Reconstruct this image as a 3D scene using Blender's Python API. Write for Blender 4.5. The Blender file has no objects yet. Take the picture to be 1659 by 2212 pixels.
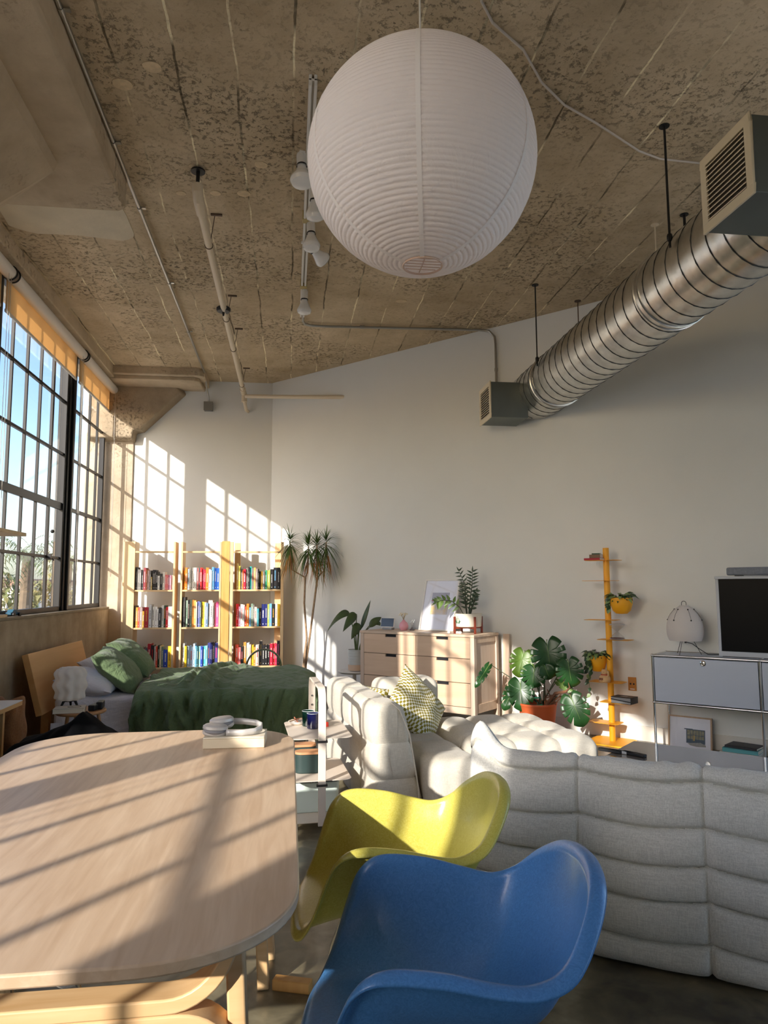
import bpy, bmesh, math, random
from mathutils import Vector, Matrix, Euler, noise
random.seed(7)
sc = bpy.context.scene
COL = sc.collection
PI = math.pi
R = math.radians
def V(*a): return Vector(a)

# ------------------------------------------------------------------ camera
EYE = V(0, 0, 1.33)
cam = bpy.data.cameras.new('camera'); cob = bpy.data.objects.new('camera', cam); COL.objects.link(cob)
cam.sensor_fit = 'VERTICAL'; cam.sensor_height = 24.0
cam.lens = 24.0 * 1550.0 / 2212.0
cam.clip_start = 0.05; cam.clip_end = 500
yaw, pit, rol = R(7.5), R(5.95), R(-.29)
fwd = V(math.sin(yaw)*math.cos(pit), math.cos(yaw)*math.cos(pit), math.sin(pit))
rgt = V(math.cos(yaw), -math.sin(yaw), 0); upv = rgt.cross(fwd)
r2 = rgt*math.cos(rol) + upv*math.sin(rol); u2 = -rgt*math.sin(rol) + upv*math.cos(rol)
M = Matrix((r2, u2, -fwd)).transposed().to_4x4(); M.translation = EYE
cob.matrix_world = M
sc.camera = cob

# ------------------------------------------------------------------ light
SUN_AZ, SUN_EL = 37.3, 22.0
a, e = R(SUN_AZ), R(SUN_EL)
sdir = V(math.sin(a)*math.cos(e), math.cos(a)*math.cos(e), -math.sin(e))
sun = bpy.data.lights.new('sun', 'SUN'); sun.energy = 4.0; sun.angle = R(.6); sun.color = (1.0, .93, .84)
so = bpy.data.objects.new('sun', sun); COL.objects.link(so)
so.rotation_euler = sdir.to_track_quat('-Z', 'Y').to_euler(); so.location = (-6, -4, 6)
w = bpy.data.worlds.new('sky'); sc.world = w; w.use_nodes = True
nt = w.node_tree; nt.nodes.clear()
sky = nt.nodes.new('ShaderNodeTexSky'); sky.sky_type = 'NISHITA'; sky.sun_disc = False
sky.sun_elevation = R(22); sky.sun_rotation = R(SUN_AZ + 180); sky.air_density = 1.0; sky.dust_density = 1.6; sky.ozone_density = 3.0
bg = nt.nodes.new('ShaderNodeBackground'); bg.inputs['Strength'].default_value = .23
wo = nt.nodes.new('ShaderNodeOutputWorld')
tint = nt.nodes.new('ShaderNodeMix'); tint.data_type = 'RGBA'; tint.blend_type = 'MULTIPLY'; tint.inputs[0].default_value = 1.0; tint.inputs[7].default_value = (.98, .95, .95, 1)
nt.links.new(sky.outputs[0], tint.inputs[6]); nt.links.new(tint.outputs[2], bg.inputs[0]); nt.links.new(bg.outputs[0], wo.inputs[0])
sc.view_settings.view_transform = 'Standard'; sc.view_settings.look = 'None'
sc.view_settings.gamma = 1; sc.view_settings.use_curve_mapping = False
sc.view_settings.exposure = 1.2
try:
    sc.cycles.max_bounces = 12; sc.cycles.diffuse_bounces = 8; sc.cycles.glossy_bounces = 4
    sc.cycles.transmission_bounces = 6; sc.cycles.transparent_max_bounces = 12
    sc.cycles.use_denoising = True; sc.cycles.sample_clamp_indirect = 6
    sc.cycles.use_light_tree = True
except Exception: pass

# ------------------------------------------------------------------ materials
def srgb(c):
    return tuple((x/12.92 if x <= .04045 else ((x+.055)/1.055)**2.4) for x in [k/255 for k in c])
MATS = {}
def mat(name, rgb, rough=.6, metal=0, var=0, scale=6, bump=0, bscale=60, stretch=None, trans=0, spec=.5, coat=0, rgb2=None, sheen=0, sss=0, alpha=None):
    """rgb in 0-255 sRGB; var mixes a second tone by noise."""
    if name in MATS: return MATS[name]
    m = bpy.data.materials.new(name); m.use_nodes = True; n = m.node_tree; b = n.nodes['Principled BSDF']
    c = srgb(rgb)+(1,)
    b.inputs['Base Color'].default_value = c; b.inputs['Roughness'].default_value = rough; b.inputs['Metallic'].default_value = metal
    b.inputs['Specular IOR Level'].default_value = spec
    if coat: b.inputs['Coat Weight'].default_value = coat
    if sheen: b.inputs['Sheen Weight'].default_value = sheen
    if trans: b.inputs['Transmission Weight'].default_value = trans
    if sss:
        b.inputs['Subsurface Weight'].default_value = sss; b.inputs['Subsurface Radius'].default_value = (.02, .02, .02)
    tc = n.nodes.new('ShaderNodeTexCoord'); mp = n.nodes.new('ShaderNodeMapping')
    n.links.new(tc.outputs['Object'], mp.inputs[0])
    if stretch: mp.inputs['Scale'].default_value = stretch
    if var or rgb2:
        nz = n.nodes.new('ShaderNodeTexNoise'); nz.inputs['Scale'].default_value = scale; nz.inputs['Detail'].default_value = 6
        n.links.new(mp.outputs[0], nz.inputs['Vector'])
        rp = n.nodes.new('ShaderNodeValToRGB'); rp.color_ramp.elements[0].position = .35; rp.color_ramp.elements[1].position = .68
        c2 = srgb(rgb2)+(1,) if rgb2 else tuple(x*(1-var) for x in c[:3])+(1,)
        rp.color_ramp.elements[0].color = c2; rp.color_ramp.elements[1].color = c
        n.links.new(nz.outputs[0], rp.inputs[0]); n.links.new(rp.outputs[0], b.inputs['Base Color'])
    if bump:
        nb = n.nodes.new('ShaderNodeTexNoise'); nb.inputs['Scale'].default_value = bscale; nb.inputs['Detail'].default_value = 4
        n.links.new(mp.outputs[0], nb.inputs['Vector'])
        bp = n.nodes.new('ShaderNodeBump'); bp.inputs['Strength'].default_value = bump; bp.inputs['Distance'].default_value = .01
        n.links.new(nb.outputs[0], bp.inputs['Height']); n.links.new(bp.outputs[0], b.inputs['Normal'])
    MATS[name] = m; return m

def concrete(name, base, dark, plank=None, pits=1.0, joint=.35, bumpd=.012):
    """board-marked concrete: plank joints run along Y, spaced `plank` metres in X."""
    m = bpy.data.materials.new(name); m.use_nodes = True; n = m.node_tree; L = n.links; b = n.nodes['Principled BSDF']
    b.inputs['Roughness'].default_value = .92; b.inputs['Specular IOR Level'].default_value = .2
    tc = n.nodes.new('ShaderNodeTexCoord')
    def noise_(s, d=6, sx=(1,1,1), r=.6):
        mp = n.nodes.new('ShaderNodeMapping'); mp.inputs['Scale'].default_value = sx
        L.new(tc.outputs['Object'], mp.inputs[0])
        z = n.nodes.new('ShaderNodeTexNoise'); z.inputs['Scale'].default_value = s; z.inputs['Detail'].default_value = d; z.inputs['Roughness'].default_value = r
        L.new(mp.outputs[0], z.inputs['Vector']); return z.outputs[0]
    def math_(op, x, y=None, cl=False):
        q = n.nodes.new('ShaderNodeMath'); q.operation = op; q.use_clamp = cl
        for i, k in enumerate((x, y)):
            if k is None: continue
            if isinstance(k, (int, float)): q.inputs[i].default_value = k
            else: L.new(k, q.inputs[i])
        return q.outputs[0]
    def ramp(v, p0, p1):
        q = n.nodes.new('ShaderNodeMapRange'); q.inputs[1].default_value = p0; q.inputs[2].default_value = p1
        L.new(v, q.inputs[0]); return q.outputs[0]
    big = noise_(.9, 5); mid = noise_(5, 8); fine = noise_(38, 6); streak = noise_(3.5, 5, (1, .18, 1))
    tone = ramp(math_('ADD', math_('MULTIPLY', big, .5), math_('ADD', math_('MULTIPLY', mid, .3), math_('MULTIPLY', streak, .2))), .36, .62)
    mx = n.nodes.new('ShaderNodeMix'); mx.data_type = 'RGBA'
    mx.inputs[6].default_value = srgb(dark)+(1,); mx.inputs[7].default_value = srgb(base)+(1,); L.new(tone, mx.inputs[0])
    # rough aggregate pits, only in patches
    patch = ramp(noise_(1.1, 3), .5, .66)
    pit = math_('MULTIPLY', ramp(noise_(30, 8, (1,1,1), .8), .54, .66), math_('ADD', math_('MULTIPLY', patch, .9), .12))
    pit = math_('MULTIPLY', pit, pits)
    h = math_('SUBTRACT', math_('MULTIPLY', fine, .25), pit)
    col = mx.outputs[2]
    dk = n.nodes.new('ShaderNodeMix'); dk.data_type = 'RGBA'; L.new(math_('MULTIPLY', pit, .55, True), dk.inputs[0]); L.new(col, dk.inputs[6])
    dk.inputs[7].default_value = tuple(x*.45 for x in srgb(dark))+(1,); col = dk.outputs[2]
    if plank:
        sp = n.nodes.new('ShaderNodeSeparateXYZ'); L.new(tc.outputs['Object'], sp.inputs[0])
        wob = math_('MULTIPLY', math_('SUBTRACT', noise_(2.2, 4), .5), .05)
        x = math_('ADD', math_('DIVIDE', math_('ADD', sp.outputs[0], wob), plank), 50)
        fr = math_('FRACT', x); d = math_('ABSOLUTE', math_('SUBTRACT', fr, .5))
        wj = math_('ADD', .480, math_('MULTIPLY', math_('SUBTRACT', noise_(6, 5), .5), .03))
        ln = math_('GREATER_THAN', d, wj)
        br = ramp(noise_(4, 6, (1, .5, 1)), .38, .56)
        ln = math_('MULTIPLY', ln, br)
        fl = math_('FLOOR', x); wn = n.nodes.new('ShaderNodeTexWhiteNoise'); wn.noise_dimensions = '1D'; L.new(math_('ADD', fl, .5), wn.inputs['W'])
        # each board prints its own tone
        vn = n.nodes.new('ShaderNodeMix'); vn.data_type = 'RGBA'; vn.blend_type = 'MULTIPLY'; vn.inputs[0].default_value = .16
        L.new(col, vn.inputs[6]); L.new(wn.outputs['Value'], vn.inputs[7]); col = vn.outputs[2]
        j = n.nodes.new('ShaderNodeMix'); j.data_type = 'RGBA'; L.new(math_('MULTIPLY', ln, .95), j.inputs[0]); L.new(col, j.inputs[6])
        jc = n.nodes.new('ShaderNodeMix'); jc.data_type = 'RGBA'; L.new(ramp(noise_(1.3, 3), .45, .55), jc.inputs[0])
        jc.inputs[6].default_value = tuple(x*.3 for x in srgb(dark))+(1,); jc.inputs[7].default_value = tuple(min(1, x*1.5) for x in srgb(base))+(1,)
        L.new(jc.outputs[2], j.inputs[7]); col = j.outputs[2]
        h = math_('SUBTRACT', h, math_('MULTIPLY', ln, joint))
    L.new(col, b.inputs['Base Color'])
    bp = n.nodes.new('ShaderNodeBump'); bp.inputs['Strength'].default_value = .9; bp.inputs['Distance'].default_value = bumpd
    L.new(h, bp.inputs['Height']); L.new(bp.outputs[0], b.inputs['Normal'])
    MATS[name] = m; return m

def wood(name, c1, c2, axis='X', scale=4, rough=.5, coat=0, fine=1.0):
    m = bpy.data.materials.new(name); m.use_nodes = True; n = m.node_tree; L = n.links; b = n.nodes['Principled BSDF']
    b.inputs['Roughness'].default_value = rough
    if coat: b.inputs['Coat Weight'].default_value = coat
    tc = n.nodes.new('ShaderNodeTexCoord'); mp = n.nodes.new('ShaderNodeMapping')
    s = {'X': (.09, 1, 1), 'Y': (1, .09, 1), 'Z': (1, 1, .09)}[axis]
    mp.inputs['Scale'].default_value = s; L.new(tc.outputs['Object'], mp.inputs[0])
    z = n.nodes.new('ShaderNodeTexNoise'); z.inputs['Scale'].default_value = scale*8; z.inputs['Detail'].default_value = 7; z.inputs['Distortion'].default_value = .6
    L.new(mp.outputs[0], z.inputs['Vector'])
    r = n.nodes.new('ShaderNodeValToRGB'); r.color_ramp.elements[0].position = .3; r.color_ramp.elements[1].position = .72
    r.color_ramp.elements[0].color = srgb(c2)+(1,); r.color_ramp.elements[1].color = srgb(c1)+(1,)
    L.new(z.outputs[0], r.inputs[0]); L.new(r.outputs[0], b.inputs['Base Color'])
    bp = n.nodes.new('ShaderNodeBump'); bp.inputs['Strength'].default_value = .08*fine; bp.inputs['Distance'].default_value = .002
    L.new(z.outputs[0], bp.inputs['Height']); L.new(bp.outputs[0], b.inputs['Normal'])
    MATS[name] = m; return m

def fabric(name, c1, c2, scale=700, bump=.35, wr=None, wd=.02, ws=.35):
    m = bpy.data.materials.new(name); m.use_nodes = True; n = m.node_tree; L = n.links; b = n.nodes['Principled BSDF']
    b.inputs['Roughness'].default_value = .95; b.inputs['Specular IOR Level'].default_value = .15; b.inputs['Sheen Weight'].default_value = .15
    tc = n.nodes.new('ShaderNodeTexCoord')
    outs = []
    for s in ((1, .08, 1), (.08, 1, 1), (1, 1, .08)):
        mp = n.nodes.new('ShaderNodeMapping'); mp.inputs['Scale'].default_value = s; L.new(tc.outputs['Object'], mp.inputs[0])
        z = n.nodes.new('ShaderNodeTexNoise'); z.inputs['Scale'].default_value = scale*.35; z.inputs['Detail'].default_value = 2
        L.new(mp.outputs[0], z.inputs['Vector']); outs.append(z.outputs[0])
    ad = n.nodes.new('ShaderNodeMath'); ad.operation = 'ADD'; L.new(outs[0], ad.inputs[0]); L.new(outs[1], ad.inputs[1])
    a2 = n.nodes.new('ShaderNodeMath'); a2.operation = 'ADD'; L.new(ad.outputs[0], a2.inputs[0]); L.new(outs[2], a2.inputs[1])
    mr = n.nodes.new('ShaderNodeMapRange'); mr.inputs[1].default_value = 1.25; mr.inputs[2].default_value = 1.75; L.new(a2.outputs[0], mr.inputs[0])
    mx = n.nodes.new('ShaderNodeMix'); mx.data_type = 'RGBA'; mx.inputs[6].default_value = srgb(c2)+(1,); mx.inputs[7].default_value = srgb(c1)+(1,)
    L.new(mr.outputs[0], mx.inputs[0]); L.new(mx.outputs[2], b.inputs['Base Color'])
    h = a2.outputs[0]
    bp = n.nodes.new('ShaderNodeBump'); bp.inputs['Strength'].default_value = bump; bp.inputs['Distance'].default_value = .0015
    L.new(h, bp.inputs['Height'])
    if wr:
        nz = n.nodes.new('ShaderNodeTexNoise'); nz.inputs['Scale'].default_value = wr; nz.inputs['Detail'].default_value = 5; nz.inputs['Distortion'].default_value = 1.2
        L.new(tc.outputs['Object'], nz.inputs['Vector'])
        b2 = n.nodes.new('ShaderNodeBump'); b2.inputs['Strength'].default_value = ws; b2.inputs['Distance'].default_value = wd
        L.new(nz.outputs[0], b2.inputs['Height']); L.new(bp.outputs[0], b2.inputs['Normal']); L.new(b2.outputs[0], b.inputs['Normal'])
    else: L.new(bp.outputs[0], b.inputs['Normal'])
    MATS[name] = m; return m

def thin_glass(name, tint=(.93, .97, .96), refl=1.0):
    m = bpy.data.materials.new(name); m.use_nodes = True; n = m.node_tree; L = n.links; n.nodes.clear()
    o = n.nodes.new('ShaderNodeOutputMaterial'); t = n.nodes.new('ShaderNodeBsdfTransparent'); g = n.nodes.new('ShaderNodeBsdfGlossy')
    t.inputs[0].default_value = tint+(1,); g.inputs['Roughness'].default_value = .02; g.inputs[0].default_value = (refl, refl, refl, 1)
    mx = n.nodes.new('ShaderNodeMixShader')
    ge = n.nodes.new('ShaderNodeNewGeometry'); dt = n.nodes.new('ShaderNodeVectorMath'); dt.operation = 'DOT_PRODUCT'
    L.new(ge.outputs['Incoming'], dt.inputs[0]); L.new(ge.outputs['Normal'], dt.inputs[1])
    def mt(op, a_, b_=None):
        q = n.nodes.new('ShaderNodeMath'); q.operation = op; q.use_clamp = op == 'MULTIPLY_ADD'
        L.new(a_, q.inputs[0])
        if b_ is not None: q.inputs[1].default_value = b_
        return q
    ab = mt('ABSOLUTE', dt.outputs['Value']); om = n.nodes.new('ShaderNodeMath'); om.operation = 'SUBTRACT'; om.inputs[0].default_value = 1; L.new(ab.outputs[0], om.inputs[1])
    pw = mt('POWER', om.outputs[0], 5.0); f = mt('MULTIPLY_ADD', pw.outputs[0], .95); f.inputs[2].default_value = .06
    L.new(f.outputs[0], mx.inputs[0]); L.new(t.outputs[0], mx.inputs[1]); L.new(g.outputs[0], mx.inputs[2]); L.new(mx.outputs[0], o.inputs[0])
    MATS[name] = m; return m

def translucent(name, rgb, k=.5, rough=.8, bump=0):
    m = bpy.data.materials.new(name); m.use_nodes = True; n = m.node_tree; L = n.links; n.nodes.clear()
    o = n.nodes.new('ShaderNodeOutputMaterial'); d = n.nodes.new('ShaderNodeBsdfDiffuse'); t = n.nodes.new('ShaderNodeBsdfTranslucent')
    c = srgb(rgb)+(1,); d.inputs[0].default_value = c; t.inputs[0].default_value = c
    mx = n.nodes.new('ShaderNodeMixShader'); mx.inputs[0].default_value = k
    L.new(d.outputs[0], mx.inputs[1]); L.new(t.outputs[0], mx.inputs[2]); L.new(mx.outputs[0], o.inputs[0])
    if bump:
        tc = n.nodes.new('ShaderNodeTexCoord'); nz = n.nodes.new('ShaderNodeTexNoise'); nz.inputs['Scale'].default_value = 18; nz.inputs['Detail'].default_value = 6; nz.inputs['Distortion'].default_value = 1.5
        L.new(tc.outputs['Object'], nz.inputs['Vector'])
        bp = n.nodes.new('ShaderNodeBump'); bp.inputs['Strength'].default_value = bump; bp.inputs['Distance'].default_value = .01
        L.new(nz.outputs[0], bp.inputs['Height']); L.new(bp.outputs[0], d.inputs['Normal'])
    MATS[name] = m; return m

# ------------------------------------------------------------------ mesh builder
class MB:
    def __init__(s): s.v = []; s.f = []; s.mi = []; s.m = 0
    def add(s, vs, fs):
        o = len(s.v); s.v += [tuple(p) for p in vs]
        for f in fs: s.f.append([i+o for i in f]); s.mi.append(s.m)
        return s
    def box(s, x0, x1, y0, y1, z0, z1, rot=None, org=None):
        vs = [V(x, y, z) for z in (z0, z1) for y in (y0, y1) for x in (x0, x1)]
        if rot is not None:
            o = V(*org) if org is not None else V((x0+x1)/2, (y0+y1)/2, (z0+z1)/2)
            Mx = Euler(rot).to_matrix(); vs = [Mx@(p-o)+o for p in vs]
        return s.add(vs, [(0,2,3,1), (4,5,7,6), (0,1,5,4), (2,6,7,3), (0,4,6,2), (1,3,7,5)])
    def tube(s, path, r, n=10, cap=True, closed=False, rs=None):
        path = [V(*p) for p in path]; N = len(path); rings = []
        t0 = (path[1]-path[0]).normalized(); up = V(0, 0, 1) if abs(t0.z) < .9 else V(1, 0, 0)
        nrm = t0.cross(up).normalized()
        for i, p in enumerate(path):
            if closed: t = (path[(i+1) % N]-path[i-1]).normalized()
            else: t = (path[min(i+1, N-1)]-path[max(i-1, 0)]).normalized()
            nrm = (nrm - t*nrm.dot(t)).normalized(); bn = t.cross(nrm)
            rr = rs[i] if rs else r
            rings.append([p + (nrm*math.cos(2*PI*k/n)+bn*math.sin(2*PI*k/n))*rr for k in range(n)])
        vs = [q for g in rings for q in g]; fs = []
        for i in range(N if closed else N-1):
            j = (i+1) % N
            for k in range(n): fs.append((i*n+k, i*n+(k+1) % n, j*n+(k+1) % n, j*n+k))
        if cap and not closed: fs += [tuple(range(n))[::-1], tuple((N-1)*n+k for k in range(n))]
        return s.add(vs, fs)
    def lathe(s, prof, n=32, c=(0, 0, 0), cap=True):
        vs = [V(c[0]+r*math.cos(2*PI*k/n), c[1]+r*math.sin(2*PI*k/n), c[2]+z) for r, z in prof for k in range(n)]
        fs = [(i*n+k, i*n+(k+1) % n, (i+1)*n+(k+1) % n, (i+1)*n+k) for i in range(len(prof)-1) for k in range(n)]
        if cap:
            if prof[0][0] > 1e-4: fs.append(tuple(range(n))[::-1])
            if prof[-1][0] > 1e-4: fs.append(tuple((len(prof)-1)*n+k for k in range(n)))
        return s.add(vs, fs)
    def prism(s, pts, z0, z1, fn=None):
        n = len(pts); fn = fn or (lambda x, y, z: V(x, y, z))
        vs = [fn(x, y, z0) for x, y in pts] + [fn(x, y, z1) for x, y in pts]
        return s.add(vs, [tuple(range(n))[::-1], tuple(range(n, 2*n))] + [(i, (i+1) % n, n+(i+1) % n, n+i) for i in range(n)])
    def grid(s, nu, nv, fn, cu=False, cv=False):
        vs = [fn(i/(nu if cu else nu-1), j/(nv if cv else nv-1)) for i in range(nu) for j in range(nv)]; fs = []
        for i in range(nu if cu else nu-1):
            for j in range(nv if cv else nv-1):
                a, b = i*nv+j, i*nv+(j+1) % nv; c, d = ((i+1) % nu)*nv+(j+1) % nv, ((i+1) % nu)*nv+j
                fs.append((a, d, c, b))
        return s.add(vs, fs)
    def ball(s, c, r, n=16, sq=(1, 1, 1)):
        return s.lathe([(max(1e-5, r*math.sin(PI*i/n)), -r*math.cos(PI*i/n)) for i in range(n+1)], n*2, c, cap=False) if sq == (1,1,1) else \
            s.add([V(c[0]+r*sq[0]*math.sin(PI*i/n)*math.cos(2*PI*k/(2*n)), c[1]+r*sq[1]*math.sin(PI*i/n)*math.sin(2*PI*k/(2*n)), c[2]-r*sq[2]*math.cos(PI*i/n)) for i in range(n+1) for k in range(2*n)],
                  [(i*2*n+k, i*2*n+(k+1) % (2*n), (i+1)*2*n+(k+1) % (2*n), (i+1)*2*n+k) for i in range(n) for k in range(2*n)])
    def build(s, name, mats, parent=None, sm=35, bevel=0, loc=None, rot=None, solid=0, subd=0):
        me = bpy.data.meshes.new(name); me.from_pydata(s.v, [], s.f)
        for m_ in (mats if isinstance(mats, (list, tuple)) else [mats]): me.materials.append(m_)
        me.polygons.foreach_set('material_index', s.mi)
        bm = bmesh.new(); bm.from_mesh(me); bmesh.ops.remove_doubles(bm, verts=bm.verts, dist=1e-6)
        if not solid: bmesh.ops.recalc_face_normals(bm, faces=bm.faces)
        bm.to_mesh(me); bm.free()
        if sm:
            me.polygons.foreach_set('use_smooth', [True]*len(me.polygons)); me.set_sharp_from_angle(angle=R(sm))
        o = bpy.data.objects.new(name, me); COL.objects.link(o)
        if parent: o.parent = parent
        if loc: o.location = loc
        if rot: o.rotation_euler = rot
        if bevel:
            b = o.modifiers.new('bevel', 'BEVEL'); b.width = bevel; b.segments = 2; b.limit_method = 'ANGLE'; b.angle_limit = R(40)
            b.harden_normals = False
        if solid:
            q = o.modifiers.new('solid', 'SOLIDIFY'); q.thickness = solid; q.offset = 0
        if subd:
            q = o.modifiers.new('subd', 'SUBSURF'); q.levels = subd; q.render_levels = subd
        return o
def tag(o, label=None, cat=None, group=None, kind=None):
    if label: o['label'] = label
    if cat: o['category'] = cat
    if group: o['group'] = group
    if kind: o['kind'] = kind
    return o
def thing(name, label, cat, loc=(0, 0, 0), rz=0, group=None):
    o = bpy.data.objects.new(name, None); COL.objects.link(o); o.location = loc; o.rotation_euler = (0, 0, rz); o.empty_display_size = .05
    return tag(o, label, cat, group)
def struct(name, mb, m, **k):
    return tag(mb.build(name, m, **k), kind='structure')
def copy_tree(o, parent=None):
    c = o.copy(); COL.objects.link(c); c.parent = parent
    for ch in [x for x in bpy.data.objects if x.parent == o]: copy_tree(ch, c)
    return c
def rrect(x0, x1, y0, y1, r, n=8, p=2.0):
    pts = []
    for cx, cy, a0 in ((x1-r, y1-r, 0), (x0+r, y1-r, 90), (x0+r, y0+r, 180), (x1-r, y0+r, 270)):
        for i in range(n+1):
            t = R(a0+90*i/n); c, s_ = math.cos(t), math.sin(t)
            pts.append((cx+r*math.copysign(abs(c)**(2/p), c), cy+r*math.copysign(abs(s_)**(2/p), s_)))
    return pts
def leaf(mb, base, d, up, L, W, droop=.3, n=7, fold=.15, tip=1.0, taper=.5):
    """one leaf blade: base point, direction, up vector"""
    d = V(*d).normalized(); up = V(*up); side = d.cross(up)
    if side.length < 1e-3: side = d.cross(V(1, 0, 0))
    side.normalize(); up = side.cross(d).normalized(); p = V(*base); vs = []
    for i in range(n+1):
        t = i/n
        w_ = W*(math.sin(PI*min(1, t**taper*.98+.02)))**.9 * .5
        ctr = p + d*(L*t) - V(0, 0, 1)*(droop*L*t*t) + up*0
        vs += [ctr - side*w_ + up*(fold*w_), ctr, ctr + side*w_ + up*(fold*w_)]
    fs = []
    for i in range(n):
        a_ = i*3; fs += [(a_, a_+1, a_+4, a_+3), (a_+1, a_+2, a_+5, a_+4)]
    return mb.add(vs, fs)
def nz3(x, y, z): return noise.noise(V(x, y, z))
# ------------------------------------------------------------------ shared materials
CEIL = concrete('ceiling_concrete', (222, 202, 170), (180, 160, 128), plank=.30, pits=1.0)
BEAMC = concrete('beam_concrete', (212, 194, 166), (170, 152, 126), pits=.45)
WALLC = concrete('wall_concrete', (186, 168, 142), (136, 118, 94), pits=.35, bumpd=.006)
COLC = concrete('column_concrete', (206, 192, 172), (168, 152, 130), pits=.7)
PLASTER = mat('wall_plaster', (224, 224, 219), .9, var=.03, scale=2, bump=.06, bscale=180)
PATCH = mat('patch_plaster', (212, 200, 174), .9, var=.12, scale=4, bump=.3, bscale=25)
BLACK = mat('black_steel', (26, 26, 27), .45, spec=.4)
GLASS = thin_glass('window_glass', (.78, .79, .80), .8)
H = 3.99; WX = -2.33

# floor: dark polished concrete with brown clouding
fm = bpy.data.materials.new('polished_concrete'); fm.use_nodes = True; n_ = fm.node_tree; L_ = n_.links; b_ = n_.nodes['Principled BSDF']
tc_ = n_.nodes.new('ShaderNodeTexCoord')
def _nz(s, d=8, ds=0):
    z = n_.nodes.new('ShaderNodeTexNoise'); z.inputs['Scale'].default_value = s; z.inputs['Detail'].default_value = d; z.inputs['Distortion'].default_value = ds
    L_.new(tc_.outputs['Object'], z.inputs['Vector']); return z.outputs[0]
rp_ = n_.nodes.new('ShaderNodeValToRGB'); el = rp_.color_ramp.elements
el[0].position = .34; el[0].color = srgb((62, 57, 46))+(1,); el[1].position = .72; el[1].color = srgb((176, 166, 138))+(1,)
e2_ = el.new(.5); e2_.color = srgb((112, 104, 82))+(1,)
ad_ = n_.nodes.new('ShaderNodeMath'); ad_.operation = 'MULTIPLY_ADD'; ad_.inputs[1].default_value = .35
L_.new(_nz(9, 8, .8), ad_.inputs[0]); sc_ = n_.nodes.new('ShaderNodeMath'); sc_.operation = 'MULTIPLY'; sc_.inputs[1].default_value = .65
L_.new(_nz(1.6, 8, 1.2), sc_.inputs[0]); L_.new(sc_.outputs[0], ad_.inputs[2]); L_.new(ad_.outputs[0], rp_.inputs[0]); L_.new(rp_.outputs[0], b_.inputs['Base Color'])
rr_ = n_.nodes.new('ShaderNodeMapRange'); rr_.inputs[3].default_value = .18; rr_.inputs[4].default_value = .5
L_.new(_nz(4), rr_.inputs[0]); L_.new(rr_.outputs[0], b_.inputs['Roughness'])
b_.inputs['Coat Weight'].default_value = .25; b_.inputs['Coat Roughness'].default_value = .15

# ------------------------------------------------------------------ room shell
YB = -4.4; XR = 5.1
struct('floor', MB().prism([(-2.5, YB), (XR, YB), (XR, 9.04-XR), (-.24, 9.29), (-2.5, 9.29)], -.15, 0), fm, sm=0)
struct('ceiling', MB().prism([(-2.6, YB-.2), (XR+.3, YB-.2), (XR+.3, 9.6), (-2.6, 9.6)], H, H+.25), CEIL, sm=0)
struct('wall_back', MB().box(-2.6, -.24+.1, 9.29, 9.45, -.1, H), PLASTER, sm=0)
s2 = .2/math.sqrt(2)
struct('wall_right', MB().prism([(-.24, 9.28), (XR, 9.04-XR), (XR+s2, 9.04-XR+s2), (-.24+s2, 9.28+s2)], -.1, H), PLASTER, sm=0)
struct('wall_side', MB().box(XR, XR+.2, YB-.2, 9.04-XR+.1, -.1, .3).box(XR, XR+.2, YB-.2, 9.04-XR+.1, 3.8, H).box(XR, XR+.2, YB-.2, YB+.3, .3, 3.8).box(XR, XR+.2, -.4, -.2, .3, 3.8).box(XR, XR+.2, 3.7, 9.04-XR+.1, .3, 3.8), PLASTER, sm=0)
for k_, (ya_, yb_) in enumerate(((YB+.3, -.4), (-.2, 3.7))):      # openings added in the unseen side wall to bring in fill light
    wr_ = tag(bpy.data.objects.new('window_%d' % (7+k_), None), kind='structure'); COL.objects.link(wr_); wr_.location = (XR+.1, ya_, .3)
    fr_ = MB(); L_n = yb_-ya_
    for j_ in range(5): fr_.box(-.03, .03, j_*L_n/4-.02, j_*L_n/4+.02, 0, 3.5)
    for z_ in (0, 1.75, 3.47): fr_.box(-.03, .03, 0, L_n, z_, z_+.03)
    tag(fr_.build('window_frame', BLACK, wr_, sm=0), kind='structure')
struct('wall_front', MB().box(-2.6, XR+.2, YB-.2, YB, -.1, H), PLASTER, sm=0)
# baseboard along the angled wall (outer face 12 mm proud)
def wb(u, off):      # point on the angled wall: u metres from the corner, off metres out from it
    k = 1/math.sqrt(2); return (-.24+u*k-off*k, 9.28-u*k-off*k)
struct('baseboard_right', MB().prism([wb(.02, .0), wb(7.4, .0), wb(7.4, .016), wb(.02, .016)], .001, .125), mat('baseboard_paint', (216, 211, 200), .6), sm=0)
# window wall
wl = MB(); wl.box(-2.52, -2.2, YB, 9.29, -.1, 1.08)
struct('wall_left', wl, WALLC, sm=0)
struct('trim_1', MB().box(-2.5, -2.185, YB, 9.22, 1.08, 1.105), mat('sill_cement', (150, 136, 112), .8, var=.25, scale=7, bump=.4, bscale=30), bevel=.006)
pr = MB(); pr.box(-2.55, -2.2, 2.85, 4.44, 1.105, H); pr.box(-2.55, -2.2, YB, -1.66, 1.105, H)
struct('wall_pier', pr, COLC, sm=0)
struct('wall_column', MB().box(-2.55, -1.965, 9.268, 9.30, -.05, 3.28), COLC, bevel=.01)
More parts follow.
